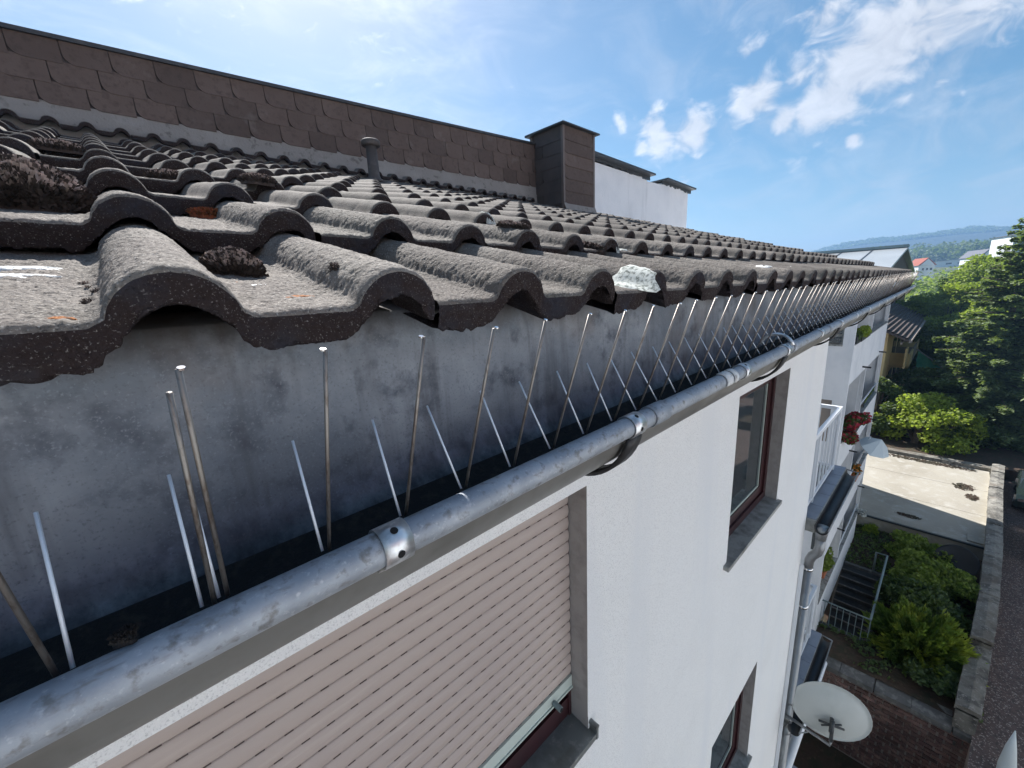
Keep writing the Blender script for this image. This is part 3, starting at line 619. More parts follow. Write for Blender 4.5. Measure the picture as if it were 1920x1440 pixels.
# ------------------------------------------------------------------ moss, lichen, droppings
def surf(x,y):
    """height of the tile surface at world x,y"""
    k=0 if y<.613 else min(11,1+int((y-.613)//.307)); u=(x-X0)%TW
    h=float(prof_h(np.array([u]))[0])
    return row_z(k)+.21*(y-row_y(k))+h
def moss(x,y,rx,ry,h,mt,label,dens=900,lift=0,spike=.0045,name='moss_cushion',zz=None):
    z0=(surf(x,y) if zz is None else zz)+lift; V=[];F=[]
    n=16
    for i in range(9):
        for j in range(n):
            a=i/8*math.pi/2; t=2*math.pi*j/n
            w_=1+.22*math.sin(3*t+x*50)+.12*math.sin(5*t)
            V.append((rx*w_*math.cos(a)*math.cos(t)*.97,ry*w_*math.cos(a)*math.sin(t)*.97,h*.9*math.sin(a)-(.006 if i==0 else 0)))
    for i in range(8):
        for j in range(n): F.append((i*n+j,i*n+(j+1)%n,(i+1)*n+(j+1)%n,(i+1)*n+j))
    V=np.array(V); F=np.array(F)
    # sprigs
    nn=dens; a=np.arcsin(RNG.random(nn)**.8); t=RNG.random(nn)*2*math.pi; w_=1+.22*np.sin(3*t+x*50)+.12*np.sin(5*t)
    P=np.stack([rx*w_*np.cos(a)*np.cos(t),ry*w_*np.cos(a)*np.sin(t),h*np.sin(a)*.9],1)
    Nn=np.stack([np.cos(a)*np.cos(t)/rx,np.cos(a)*np.sin(t)/ry,np.sin(a)/h],1); Nn/=np.linalg.norm(Nn,axis=1)[:,None]; Nn[:,2]+=.5; Nn+=RNG.normal(0,.35,Nn.shape); Nn/=np.linalg.norm(Nn,axis=1)[:,None]
    T=np.cross(Nn,RNG.normal(0,1,Nn.shape)); T/=np.linalg.norm(T,axis=1)[:,None]; ss=spike*(.5+RNG.random(nn))[:,None]
    A=P-T*ss*.28; B=P+T*ss*.28; Cc=P+Nn*ss+T*ss*.2; Dd=P+Nn*ss-T*ss*.2
    Q=np.stack([A,B,Cc,Dd],1).reshape(-1,3); FF=np.arange(4*nn).reshape(-1,4)+len(V)
    me=npmesh(name,np.concatenate([V,Q]),np.concatenate([F,FF]),M[mt]); me.materials.append(M['moss_tip'] if mt=='moss' else M[mt])
    tip=(np.sin(a)>.45)&(RNG.random(nn)<.55); me.polygons.foreach_set('material_index',np.concatenate([np.zeros(len(F)),tip]).astype(np.int32))
    o=link(name,me,None,(x,y,z0),(math.atan(.21),0,0)); return tag(o,label,'moss',None)
moss(-.030,.252,.0045,.0045,.0025,'gutter_dirt','black dirt clump stuck on the gutter bead at lower left',260,spike=.0014,name='dirt_clump',zz=-.1535)
for q_,(x,y) in enumerate(((.05,.29),(.19,.335),(.33,.30),(.41,.34),(.62,.31))):
    moss(x,y,.007,.005,.003,'gutter_dirt',['first','second','third','fourth','fifth'][q_]+' dark debris clump from the left in the gutter silt',160,spike=.003,name='debris_clump',zz=-.216)
def onroof(k,u): return EY+DY*k+u
moss(.088,.515,.021,.034,.022,'moss','dark brown moss cushion on the nearest eave tile, right of the big front roll',2600)
moss(-.075,.80,.060,.055,.055,'moss','large bristly moss mound on the second tile course at the left edge',4200,spike=.007)
moss(-.30,1.05,.07,.06,.04,'moss','broad moss mound higher up the roof at the far left edge',2500,spike=.008)
moss(.135,.90,.026,.020,.008,'moss_orange','rust orange moss patch on the second tile course behind the near moss cushion',900)
moss(.375,.72,.016,.012,.006,'moss_orange','small rust orange moss dot on the second tile course right of the rust orange patch',500)
moss(.135,1.30,.040,.035,.016,'moss','grey brown moss tuft in the third course pan behind the rust orange patch',1500,spike=.006)
moss(.295,1.24,.035,.075,.016,'moss','long moss strip along a roll side right of the grey brown tuft',2000,spike=.006)
moss(-.06,1.85,.055,.05,.02,'moss','low moss pad in the fifth course above the big left mound',1200,spike=.008)
moss(.62,.66,.010,.045,.010,'moss','thin moss streak beside a roll on the second course, middle of the roof',700)
moss(.875,.66,.012,.05,.010,'moss','narrow pale moss trail down the second course near the middle of the eave',700,spike=.005)
moss(.147,.395,.004,.008,.005,'moss','tiny dark moss crumb on the second front roll',300,spike=.0018)
for (x,y,q_) in ((-.020,.452,'highest'),(-.018,.430,'second highest'),(-.013,.405,'third highest'),(-.018,.382,'lowest')):
    moss(x,y,.0028,.003,.0028,'moss',q_+' of the dark moss crumbs at the left foot of the big front roll',70,spike=.0011,name='moss_crumb')['group']='dark moss crumbs at the foot of the big roll'
def patch(x,y,rx,ry,mt,label,cat,name,seed=0,th=.0016,n=26,rings=7,rag=.25):
    V=[];F=[]; rs=random.Random(seed)
    ph=[rs.random()*6 for _ in range(4)]
    V.append((x,y,surf(x,y)+th))
    for i in range(1,rings+1):
        for j in range(n):
            t=2*math.pi*j/n; w_=1+rag*(math.sin(3*t+ph[0])*.5+math.sin(5*t+ph[1])*.4+math.sin(9*t+ph[2])*.35)
            q=i/rings; px,py=x+rx*w_*q*math.cos(t),y+ry*w_*q*math.sin(t)
            V.append((px,py,surf(px,py)+(th*(1-q**4) if i<rings else -.001)+rs.uniform(0,.0006)))
    for j in range(n): F.append((0,1+j,1+(j+1)%n))
    for i in range(rings-1):
        for j in range(n): F.append((1+i*n+j,1+(i+1)*n+j,1+(i+1)*n+(j+1)%n,1+i*n+(j+1)%n))
    o=MB().add([(a-x,b-y,c-surf(x,y)) for a,b,c in V],F).build(name,M[mt],None,True,loc=(x,y,surf(x,y))); return tag(o,label,cat)
patch(.592,.352,.024,.040,'lichen_w','round white lichen on an eave tile between two rolls, largest of the pale patches','lichen','lichen_patch',1,.003)
patch(.716,.415,.013,.030,'lichen_w','white lichen on top of a roll just beyond the largest pale patch','lichen','lichen_patch',2,.003)
patch(.955,.63,.020,.025,'lichen_w','pale lichen on the second course between dark roll ends','lichen','lichen_patch',3,.004)
patch(.79,.93,.022,.03,'lichen_w','pale lichen on the third course near the middle of the roof','lichen','lichen_patch',4,.004)
patch(1.02,.64,.010,.015,'lichen_w','small pale lichen just right of the second course lichen','lichen','lichen_patch',5,.003)
patch(-.062,.53,.028,.008,'drop','long white bird dropping streak across the nearest tile pan','bird dropping','bird_dropping',6,.003,rag=.5)
patch(-.066,.490,.027,.009,'drop','second white dropping streak just below the long one on the nearest tile pan','bird dropping','bird_dropping',7,.003,rag=.6)
patch(-.088,.455,.020,.010,'drop','short white dropping at the left edge below the two streaks','bird dropping','bird_dropping',8,.002,rag=.6)
patch(.090,.430,.010,.004,'drop','thin white dropping on the pan right of the big front roll','bird dropping','bird_dropping',9,.002,rag=.6)
patch(1.35,.39,.03,.02,'drop','white dropping on the far eave tiles','bird dropping','bird_dropping',19,.003,rag=.6)
patch(1.75,.40,.05,.02,'drop','white dropping on the eave tiles near their far end','bird dropping','bird_dropping',20,.003,rag=.6)
patch(-.030,.342,.006,.004,'lichen_o','orange lichen on the lip of the nearest tile','lichen','lichen_patch',10,.0016,rag=.5)
patch(.078,.448,.007,.004,'lichen_o','faint orange lichen fleck on the pan before the near moss cushion','lichen','lichen_patch',11,.001,rag=.6)
patch(.108,.378,.010,.005,'lichen_o','faint orange lichen smear on the pan left of the second front roll','lichen','lichen_patch',12,.001,rag=.6)
patch(.150,.425,.006,.013,'lichen_o','reddish lichen curl on the side of the second front roll','lichen','lichen_patch',13,.002,rag=.5)
patch(.375,.400,.005,.006,'lichen_o','orange lichen dot on the fourth front roll','lichen','lichen_patch',14,.0016,rag=.5)
patch(.335,.352,.012,.012,'lichen_o','orange yellow lichen in the pan between third and fourth front roll','lichen','lichen_patch',15,.0014,rag=.6)
# ------------------------------------------------------------------ rooftop block behind the tiles
rb=thing('rooftop_block','white rooftop wall with jagged dark roofing sheets beyond the chimney','building',(8.2,6,-.3))
q=MB(); xsb=[6.0,6.8,7.4,8.12,8.2,8.78,8.9,10.05]; top=[2.13,2.115,2.105,2.09,2.05,2.065,2.13,2.10]
poly=[(6.0,-.3),(10.05,-.3)]+[(x,z) for x,z in zip(xsb[::-1],top[::-1])]
q.prism([(a-8.2,b+.3) for a,b in poly],'y',4.6-6,7.5-6); q.build('wall',M['stucco_far'],rb)
def sheet(xa,xb,za,zb,name='roofing_sheet'):
    t=MB(); n=24
    for i in range(n):
        u0,u1=xa+(xb-xa)*i/n,xa+(xb-xa)*(i+1)/n; z0,z1=za+(zb-za)*i/n,za+(zb-za)*(i+1)/n; d=random.uniform(.0,.045)
        t.add([(u0-8.2,4.46-6,z0-.02+.3),(u1-8.2,4.46-6,z1-.02+.3),(u1-8.2,7.6-6,z1-.05+.3),(u0-8.2,7.6-6,z0-.05+.3),(u0-8.2,4.46-6,z0+.012+.3),(u1-8.2,4.46-6,z1+.012+.3),(u1-8.2,7.6-6,z1+.3),(u0-8.2,7.6-6,z0+.3)],[(0,3,2,1),(4,5,6,7),(0,1,5,4),(1,2,6,5),(3,0,4,7)])
        t.box(u0-8.2,u1-8.2,4.585-6,4.598-6,z0-.055-d+.3,z0-.021+.3)
    t.build(name,M['trim'],rb)
sheet(5.95,8.28,2.225,2.165); sheet(8.80,10.18,2.165,2.125)
# ------------------------------------------------------------------ second wing with loggias
wg=thing('loggia_wing','white apartment wing with stacked open loggias beyond the gutter','building',(18.8,5,-12))
WO=Vector((18.8,5,-12))
def inw(mb): mb.v=[(x-WO.x,y-WO.y,z-WO.z) for x,y,z in mb.v]; return mb
WX0,WX1,WM,WY=14.8,22.85,18.2,1.8
bands=[(-1.95,-3.12),(-4.93,-5.88),(-7.75,-8.80),(-10.6,-12.1)]
opens=[(-.6,-1.95),(-3.12,-4.93),(-5.88,-7.75),(-8.80,-10.6)]
q=MB()
holes=[(a+.10,b-.10,o[1],o[0]) for o in opens for (a,b) in ((WX0,WM),(WM,WX1))]
# front sheet as slab 0.12 thick
for b in bands: q.box(WX0+.10,WX1-.10,WY,WY+.12,b[1],b[0])
for x in (WX0,WX1-.10): q.box(x,x+.10,WY-.002,WY+.118,-12.1,-.35)
for o in opens: q.box(WM-.05,WM+.05,WY+.001,WY+.119,o[1]+.002,o[0]-.002)
q.box(WX0-.1,WX1+.1,WY-.15,8,-.55,-.35)
inw(q).build('front_wall',M['stucco_far'],wg)
q=MB(); 
wallsheet(q,'x',WX0,WY+.119,8,-12.1,-.55,[(2.05,2.9,-1.95,-.9),(2.12,2.9,-4.9,-3.6),(2.03,2.16,-9.6,-7.6)])
wallsheet(q,'x',WX1,WY+.119,8,-12.1,-.55,[])
q.add([(WX0,3.4,-12.1),(WX1,3.4,-12.1),(WX1,3.4,-.55),(WX0,3.4,-.55)],[(0,1,2,3)])
for z in (-3.1,-5.86,-8.78,-11.9): q.box(WX0+.01,WX1-.01,WY+.12,3.4,z-.02,z+.14)
q.box(WM-.07,WM+.07,WY+.12,3.4,-12,-.56)
inw(q).build('side_wall',M['stucco_far'],wg)
for zb,zt_ in ((-2.9,-1.0),(-5.7,-3.8),(-8.6,-6.7),(-11.7,-9.6)):
    for xa_,xb_ in ((15.6,17.4),(19.4,21.9)):
        o=inw(MB().box(xa_,xb_,3.36,3.40,zb,zt_)).build('window',M['white'],wg)
        inw(MB().box(xa_+.1,(xa_+xb_)/2-.04,3.34,3.365,zb+.1,zt_-.1).box((xa_+xb_)/2+.04,xb_-.1,3.34,3.365,zb+.1,zt_-.1)).build('pane',M['glass'],o)
o=inw(MB().box(WX0-.02,WX0+.0,2.05,2.9,-1.98,-1.93).box(WX0+.05,WX0+.06,2.04,2.92,-1.96,-.88)).build('window',M['sill'],wg)
inw(MB().box(WX0+.02,WX0+.04,2.10,2.85,-1.90,-1.72).box(WX0+.02,WX0+.04,2.10,2.85,-1.64,-.95)).build('pane',M['glass'],o)
inw(MB().box(WX0+.03,WX0+.05,2.10,2.95,-4.95,-3.55)).build('shutter',M['greyhouse'],wg)
inw(MB().box(WX0+.03,WX0+.05,2.0,2.2,-9.7,-7.5)).build('pane',M['glass'],wg)
for x,z in ((17.2,-2.93),(21.3,-2.98),(17.0,-5.79),(21.5,-5.80),(16.9,-8.70),(21.2,-8.70)):
    inw(MB().tube([(x,WY+.02,z),(x,WY-.22,z-.01)],.028,8)).build('drain_spout',M['black'],wg)
for z in (-1.95,-4.93,-7.75,-10.6):
    inw(MB().box(WX0+.1,WX1-.1,WY-.02,WY+.16,z+.002,z+.03)).build('ledge',M['sill'],wg)
inw(MB().box(WX1+.002,28.4,2.7,9,-15,-1.0)).build('rear_block',M['stucco_far'],wg)
# glass wind screens / blinds
inw(MB().box(19.6,22.7,WY+.04,WY+.06,-4.88,-4.55)).build('pane',M['glass'],wg)
inw(MB().tube([(18.3,WY+.05,-4.52),(22.7,WY+.05,-4.52)],.025,6).tube([(18.3,WY+.05,-7.30),(22.7,WY+.05,-7.30)],.025,6).tube([(14.9,WY+.05,-7.28),(18.1,WY+.05,-7.28)],.02,6).tube([(18.3,WY+.05,-10.2),(22.7,WY+.05,-10.2)],.025,6)).build('rail',M['white'],wg,True)
inw(MB().box(14.95,16.6,WY+.5,WY+.52,-10.55,-8.95)).build('blind',M['housewall'],wg)
# ------------------------------------------------------------------ plants and parasol in the loggias
def leaves(P,size,el=1.0,flat=0.0,drop=0.0):
    """quads at points P"""
    n=len(P); Nn=RNG.normal(0,1,(n,3)); Nn[:,2]=np.abs(Nn[:,2])+flat; Nn/=np.linalg.norm(Nn,axis=1)[:,None]
    T=np.cross(Nn,RNG.normal(0,1,(n,3))); T/=np.linalg.norm(T,axis=1)[:,None]; B=np.cross(Nn,T); s=(size*(.6+.8*RNG.random(n)))[:,None]
    a=T*s*el*.5; b=B*s*.5
    Q=np.stack([P-a,P-b*.9+a*.1,P+a,P+b*.9+a*.1],1).reshape(-1,3)
    return Q,np.arange(4*n).reshape(-1,4)
def blob(n,c,r,shell=.5):
    u=RNG.normal(0,1,(n,3)); u/=np.linalg.norm(u,axis=1)[:,None]; rad=(shell+(1-shell)*RNG.random(n)**.6)[:,None]
    return np.array(c)+u*rad*np.array(r)
def clumpcloud(centers,n,size,shell=.55):
    """centers: list of (x,y,z,rx,ry,rz)"""
    w=np.array([c[3]*c[4] for c in centers]); w=w/w.sum(); P=[]
    for c,ww in zip(centers,w): P.append(blob(max(4,int(n*ww)),c[:3],c[3:],shell))
    return np.concatenate(P)
def plant(name,label,cat,loc,r,n,size,mats,pot=None,flowers=None,group=None):
    t=thing(name,label,cat,loc,group)
    cs=[(random.uniform(-.5,.5)*r[0],random.uniform(-.5,.5)*r[1],r[2]*random.uniform(.6,1.3),r[0]*.5,r[1]*.5,r[2]*.5) for _ in range(7)]
    Q,F=leaves(clumpcloud(cs,n,size),size); link('foliage',npmesh('foliage',Q,F,M[mats]),t)
    if flowers:
        Q,F=leaves(clumpcloud(cs,n//2,size,.9)+np.array([0,-.1*r[1],0.03]),size*.9); link('flowers',npmesh('flowers',Q,F,M[flowers]),t)['kind']='stuff'
    if pot: MB().box(-r[0]*.9,r[0]*.9,-.1,.1,-.02,.2).build('planter',M[pot],t)
    return t
plant('balcony_plant','green plants in a box on the top loggia parapet','plant',(16.7,1.86,-1.93),(1.0,.22,.22),900,.10,'leaf_y','black')
plant('balcony_plant','dark green foliage left of the bright plants on the top loggia','plant',(15.5,1.88,-1.93),(.5,.2,.22),500,.10,'leaf_d','black')
plant('balcony_flowers','crimson flowers spilling over the second loggia parapet','flowers',(16.6,1.72,-4.9),(1.1,.35,.28),1300,.10,'leaf_d','black','flower_r')
plant('balcony_flowers','red flowers hanging low at the near end of the second loggia parapet','flowers',(15.4,1.72,-5.15),(.5,.25,.25),500,.09,'leaf_d',None,'flower_r')
plant('balcony_flowers','orange flowers in a terracotta pot below the pale parasol','flowers',(19.6,1.8,-7.7),(.5,.22,.28),500,.09,'leaf_d','pot','flower_o')
plant('balcony_flowers','dark red plants behind the railing of the third loggia near bay','flowers',(16.6,1.98,-7.7),(1.1,.25,.3),800,.09,'leaf_d','pot','flower_r')
plant('balcony_plant','green plants in the lowest near loggia beside the yellow blind','plant',(17.0,2.0,-10.5),(.7,.3,.4),700,.10,'leaf_m','pot')
plant('balcony_plant','pale pink plant hanging at the far corner of the lowest loggia','plant',(22.6,1.62,-10.7),(.25,.2,.2),250,.08,'dish')
ps=thing('parasol','pale blue grey parasol leaning out of the third loggia under the flowers','parasol',(20.2,1.86,-7.5))
m=MB(); n=8; V=[(0,0,1.45)]+[(.95*math.cos(2*math.pi*i/n),.52*math.sin(2*math.pi*i/n),1.0+.06*(i%2)) for i in range(n)]
m.add(V,[(0,1+i,1+(i+1)%n) for i in range(n)]); o=m.build('canopy',M['parasol'],ps); o.rotation_euler=(.45,0,0); o.modifiers.new('thickness','SOLIDIFY').thickness=.01
MB().tube([(0,0,0),(0,-.3,1.35)],.02,6).build('pole',M['white'],ps)
# ------------------------------------------------------------------ balcony on the near block, upper and lower
def balcony(z,label):
    b=thing('balcony',label,'balcony',(6.4,.9,z))
    MB().box(-.94,1.0,-.12,1.6,-.16,0).build('slab',M['sill'],b)
    for i in range(5):
        for j in range(1): MB().box(-.93+.386*i,-.93+.386*i+.378,-.115,.06,.001,.012).build('floor_tile',M['bluegrey'],b)
    r=MB(); r.box(-.90,.80,.0,.045,.93,.98); r.build('top_rail',M['white'],b)
    MB().box(-.90,.80,.008,.038,.055,.09).build('bottom_rail',M['white'],b)
    MB().box(.755,.80,.045,1.6,.93,.98).build('side_rail',M['white'],b); MB().box(.755,.80,.045,1.6,.055,.09).build('side_rail',M['white'],b)
    bm=MB().box(-.009,.009,-.009,.009,.09,.93).mesh('baluster',M['white'])
    for i in range(8): link('baluster',bm,b,(-.82+.225*i,.022,0))
    for i in range(6): link('baluster',bm,b,(.778,.25+.22*i,0))
    pm=MB().box(-.02,.02,-.02,.02,.012,.93).mesh('post',M['white'])
    for x,y in ((-.5,.022),(.778,.022)): link('post',pm,b,(x,y,0))
    g=MB(); rg=.062; pr=[(-.19+rg*math.cos(a),-.05+rg*math.sin(a)) for a in np.linspace(0,-math.pi,12)]
    pr=[(-.125,-.02)]+pr+[(-.19-rg-.006,-.045)]
    g.sweep(pr,[-1.02,-.5,0,.5,1.02]); o=g.build('edge_gutter',M['black'],b,True,recalc=False); o.modifiers.new('thickness','SOLIDIFY').thickness=.004
    MB().tube([(-1.02,-.19-rg-.004,-.045),(1.02,-.19-rg-.004,-.045)],.009,8).tube([(1.02,-.19-rg,-.045),(1.02,-.12,-.03)],.009,8).build('gutter_bead',M['pipe'],b,True)
    return b
balcony(-2.80,'upper white railed balcony just beyond the corner of the near wall')
balcony(-5.77,'lower white railed balcony behind the satellite dish')
balcony(-8.74,'lowest white railed balcony below the satellite dish')
pp=thing('downpipe','grey zinc downpipe running down the corner beside the balconies','downpipe',(5.56,.85,-12))
def dp(x,y,z): return (x-5.56,y-.85,z+12)
MB().tube([dp(5.47,.715,-2.86),dp(5.47,.715,-2.92),dp(5.47,.715,-3.02)],[.075,.062,.05],16).build('funnel',M['pipe'],pp,True)
MB().tube([dp(5.47,.715,-3.0),dp(5.47,.715,-3.14),dp(5.475,.73,-3.21),dp(5.49,.775,-3.28),dp(5.505,.80,-3.36),dp(5.51,.805,-3.48)],.05,16).build('elbow',M['pipe'],pp,True)
MB().tube([dp(5.51,.805,-3.44),dp(5.51,.805,-15)],.048,16).build('pipe',M['pipe'],pp,True)
for z in (-3.46,-4.0,-5.5,-7.0,-8.6): MB().tube([dp(5.51,.805,z),dp(5.51,.805,z-.035)],.054,16).build('collar',M['chrome'] if z>-4.2 else M['pipe'],pp,True)
MB().box(-.16,-.145,-.02,.02,-3,8.6).build('corner_bead',M['white'],pp)
# satellite dishes
def dish(label,loc,d,rx,ry,mt,arm_to,name='satellite_dish',up=Vector((0,0,1))):
    t=thing(name,label,'satellite dish',loc); d=Vector(d).normalized(); a=d.cross(up).normalized(); b=a.cross(d).normalized()
    m=MB(); n=36; V=[Vector((0,0,0))-d*.10*rx*2]; F=[]
    for i in range(1,9):
        q=i/8
        for j in range(n):
            th=2*math.pi*j/n; V.append(a*rx*q*math.cos(th)+b*ry*q*math.sin(th)-d*(.10*rx*2)*(1-q*q))
    for j in range(n): V.append(a*(rx+.012)*math.cos(2*math.pi*j/n)+b*(ry+.012)*math.sin(2*math.pi*j/n)-d*.012)
    for j in range(n): F.append((0,1+j,1+(j+1)%n))
    for i in range(8):
        for j in range(n): F.append((1+i*n+j,1+(i+1)*n+j,1+(i+1)*n+(j+1)%n,1+i*n+(j+1)%n))
    o=m.add(V,F).build('reflector',M[mt],t,True); o.modifiers.new('thickness','SOLIDIFY').thickness=.006
    # mount behind
    k=-d*(.24*rx+.03)
    mm=MB(); c=k-b*ry*.25
    mm.tube([c-a*.13,c+a*.13],.014,6).tube([c-a*.10-b*.05,c+a*.10+b*.05],.012,6).tube([c-b*.10,c+b*.09],.022,8); mm.tube([c-d*.05-b*.18,c-d*.05+b*.10],.02,8)
    mm.build('mount',M['trim'],t,True)
    e=Vector(arm_to)-Vector(loc); p=c-d*.05-b*.18
    MB().tube([p,p-b*.06,e],.018,8).tube([e+Vector((0,-.02,.0)),e+Vector((0,-.02,-.38)),p-b*.06+ (e-p)*.45],.009,6).tube([e+(p-e)*.25,e+Vector((0,-.02,-.25))],.008,6).build('arm',M['pipe'],t,True)
    return t
dish('pale grey satellite dish seen from behind on an arm beside the downpipe',(5.62,.405,-5.42),(.90,.30,-.12),.405,.365,'dish',(5.46,.86,-5.72))
dish('black round dish leaning at the garden wall below the pale slab',(22.3,-1.38,-11.3),(-.75,.15,.6),.62,.62,'dish_b',(21.2,-1.75,-11.3))
# ------------------------------------------------------------------ garden, walls, terrace, stairs
g=MB()
g.add([(14.5,-2.6,-12),(24.3,-2.6,-12),(24.3,-.0,-12),(14.5,0,-12)],[(0,1,2,3)])
def grid(x0,x1,y0,y1,z,n,amp,mt,name,label,sc=1.5):
    nx,ny=n; X,Y=np.meshgrid(np.linspace(x0,x1,nx),np.linspace(y0,y1,ny),indexing='ij'); P=np.stack([X.ravel(),Y.ravel(),np.full(X.size,0.)],1)
    P[:,2]=z+vnoise(P,sc)*amp; idx=np.arange(nx*ny).reshape(nx,ny)
    F=np.stack([idx[:-1,:-1],idx[1:,:-1],idx[1:,1:],idx[:-1,1:]],-1).reshape(-1,4)
    o=link(name,npmesh(name,P,F,M[mt],True)); return tag(o,label,None,kind='structure')
def gr_hole():
    pass
grid(14.5,16.0,-2.3,3.3,-11.97,(12,30),.05,'soil','garden_soil','dark garden soil between brick wall and stairwell')
grid(20.45,24.3,-2.3,3.3,-11.97,(24,30),.06,'soil','garden_soil','bare brown garden soil before the pale slab')
grid(16.0,20.45,-2.3,.50,-11.97,(24,20),.06,'soil','garden_soil','overgrown garden soil beside the stairwell')
# pale slab
tr=thing('concrete_slab','pale raised concrete slab half in sun beyond the garden','slab',(29,0,-12)); 
MB().box(-4.7,5.6,-2.62,2.6,.0,.585).build('body',M['terrace'],tr)
MB().box(-4.76,-4.66,-2.62,2.6,.586,.66).build('front_kerb',M['trim'],tr)
MB().box(5.6,6.1,-2.9,2.6,.45,.78).build('rear_kerb',M['stonewall'],tr)
for x in (-1.2,2.2): MB().box(x,x+.02,-2.6,2.6,.5855,.589).build('seam',M['stonewall'],tr)
MB().box(-4.4,-3.7,-2.6,-1.7,.587,.66).build('step_block',M['terrace'],tr)
P=np.concatenate([blob(260,(31.2,-1.6,-11.40),(.55,.45,.01),.1),blob(200,(29.9,-1.9,-11.40),(.45,.25,.01),.1),blob(700,(34.2,0,-11.40),(.35,2.3,.01),.1),blob(160,(25.6,.2,-11.40),(.2,.5,.01),.1)])  # dark flecks stand in for a stain and the tree shadow along the rear
Q,F=leaves(P,.10,1,3.0); tag(link('stain_shade_flecks',npmesh('stain_shade_flecks',Q,F,M['soil'])),'dark flecks on the pale slab for a stain, debris and painted tree shade',None,kind='stuff')
tag(MB().box(35.2,44,-9,9,-12,-11.3).build('hedge_bank',M['soil']),'dark earth bank under the hedge behind the slab',None,kind='structure')
# long garden wall (slightly bent)
gw=thing('garden_wall','long weathered stone garden wall along the drive','wall',(26,-2.4,-12))
path=[(14.2,-1.45),(17.2,-1.72),(20,-1.95),(24.5,-2.22),(28,-2.36),(31,-2.50),(35.0,-2.74)]
def wdy(p,dy,z): return (p[0]-26,p[1]+dy+2.4,z)
for i in range(len(path)-1):
    p,q_=path[i],path[i+1]; L_=math.hypot(q_[0]-p[0],q_[1]-p[1]); k=max(1,int(L_/1.3))
    for j in range(k):
        a=(p[0]+(q_[0]-p[0])*j/k,p[1]+(q_[1]-p[1])*j/k); b=(p[0]+(q_[0]-p[0])*((j+1)/k)-.02,p[1]+(q_[1]-p[1])*(j+1)/k)
        zt=.97+random.uniform(-.03,.03)
        if a[0]<16.0: zt-=.25
        V=[]; nsub=8
        for s_ in range(nsub+1):
            u=s_/nsub; cx_,cy_=a[0]+(b[0]-a[0])*u,a[1]+(b[1]-a[1])*u; e=random.uniform(-.01,.01); e2=random.uniform(-.01,.01)
            V+=[wdy((cx_,cy_),.05+e,zt-.14),wdy((cx_,cy_),.04+e,zt),wdy((cx_,cy_),-.2,zt+.035+random.uniform(-.012,.012)),wdy((cx_,cy_),-.43+e2,zt),wdy((cx_,cy_),-.44+e2,zt-.14)]
        F=[]
        for s_ in range(nsub):
            for t_ in range(4): F.append((s_*5+t_,s_*5+t_+1,(s_+1)*5+t_+1,(s_+1)*5+t_))
        F+=[(0,1,2,3,4),tuple(nsub*5+t_ for t_ in range(5))]
        MB().add(V,F).build('coping_stone',M['stonewall'],gw)
        m=MB().add([wdy(a,.01,-.6),wdy(b,.01,-.6),wdy(b,-.4,-.6),wdy(a,-.4,-.6),wdy(a,.01,zt-.1),wdy(b,.01,zt-.1),wdy(b,-.4,zt-.1),wdy(a,-.4,zt-.1)],[(0,1,2,3),(4,5,6,7),(0,1,5,4),(1,2,6,5),(2,3,7,6),(3,0,4,7)])
        m.build('wall_block',M['wallside' if p[0]>22 else 'stonewall'],gw)
# brick wall
bw=thing('brick_wall','dark red block wall with grey coping across the lower yard','wall',(14.2,0,-15))
MB().box(.004,.5,-2.2,2.4,0,2.85).build('core',M['joint'],bw)
bk=[]
for v in range(4):
    w_=.275+.012*v; d=random.uniform(.0,.014)
    bk.append(MB().add([(-.02-d,.008,.006),(-.02-d,w_-.008,.008),(-.015-d,w_-.009,.106),(-.018-d,.009,.104),(.02,.0,.0),(.02,w_,.0),(.02,w_,.110),(.02,0,.110)],[(0,1,2,3),(0,4,5,1),(1,5,6,2),(2,6,7,3),(3,7,4,0)]).mesh('brick',M['brick']))
cnt=0
for r in range(22):
    y=-1.85-(.15 if r%2 else 0)
    while y<1.75:
        if cnt<300:
            o=link('brick',bk[random.randrange(4)],bw,(random.uniform(-.012,.012),y,2.72-.132*r)); cnt+=1
        y+=.318
    if 2.72-.132*r<.1: break
cs=[MB().add([(-.12,0,2.84),(.56,0,2.84),(.56,w_,2.84),(-.12,w_,2.84),(-.11,0,3.0),(.55,0,3.03),(.55,w_,3.02),(-.11,w_,2.99)],[(0,3,2,1),(4,5,6,7),(0,1,5,4),(1,2,6,5),(2,3,7,6),(3,0,4,7)]).mesh('coping_stone',M['cap']) for w_ in (.77,.79)]
for i in range(6): link('coping_stone',cs[i%2],bw,(0,-2.25+.8*i,random.uniform(-.01,.01)))
tag(MB().box(-20,14.2,-2.05,.9,-15.6,-15.04).build('lower_yard',M['soil']),'dark lower yard floor before the brick wall',None,kind='structure')
# driveway right of the wall
dv=MB(); pr=[(p[0],p[1]-.36) for p in path]
V=[];F=[]
pts=[(-20,-1.0),(8,-1.3)]+pr+[(60,-4.0)]
for x,y in pts: V+=[(x,y,-11.96),(x,y-12,-11.96)]
for i in range(len(pts)-1): F.append((2*i,2*i+1,2*i+3,2*i+2))
tag(dv.add(V,F).build('driveway',M['asphalt'],recalc=False),'reddish dark asphalt drive right of the garden wall',None,kind='structure')
# side face of the drive above the lower yard
tag(MB().add([(-20,-1.004,-15.1),(14.2,-1.81,-15.1),(14.2,-1.81,-11.965),(-20,-1.004,-11.965)],[(0,1,2,3)]).build('retaining_face',M['joint']),'retaining face below the drive',None,kind='structure')
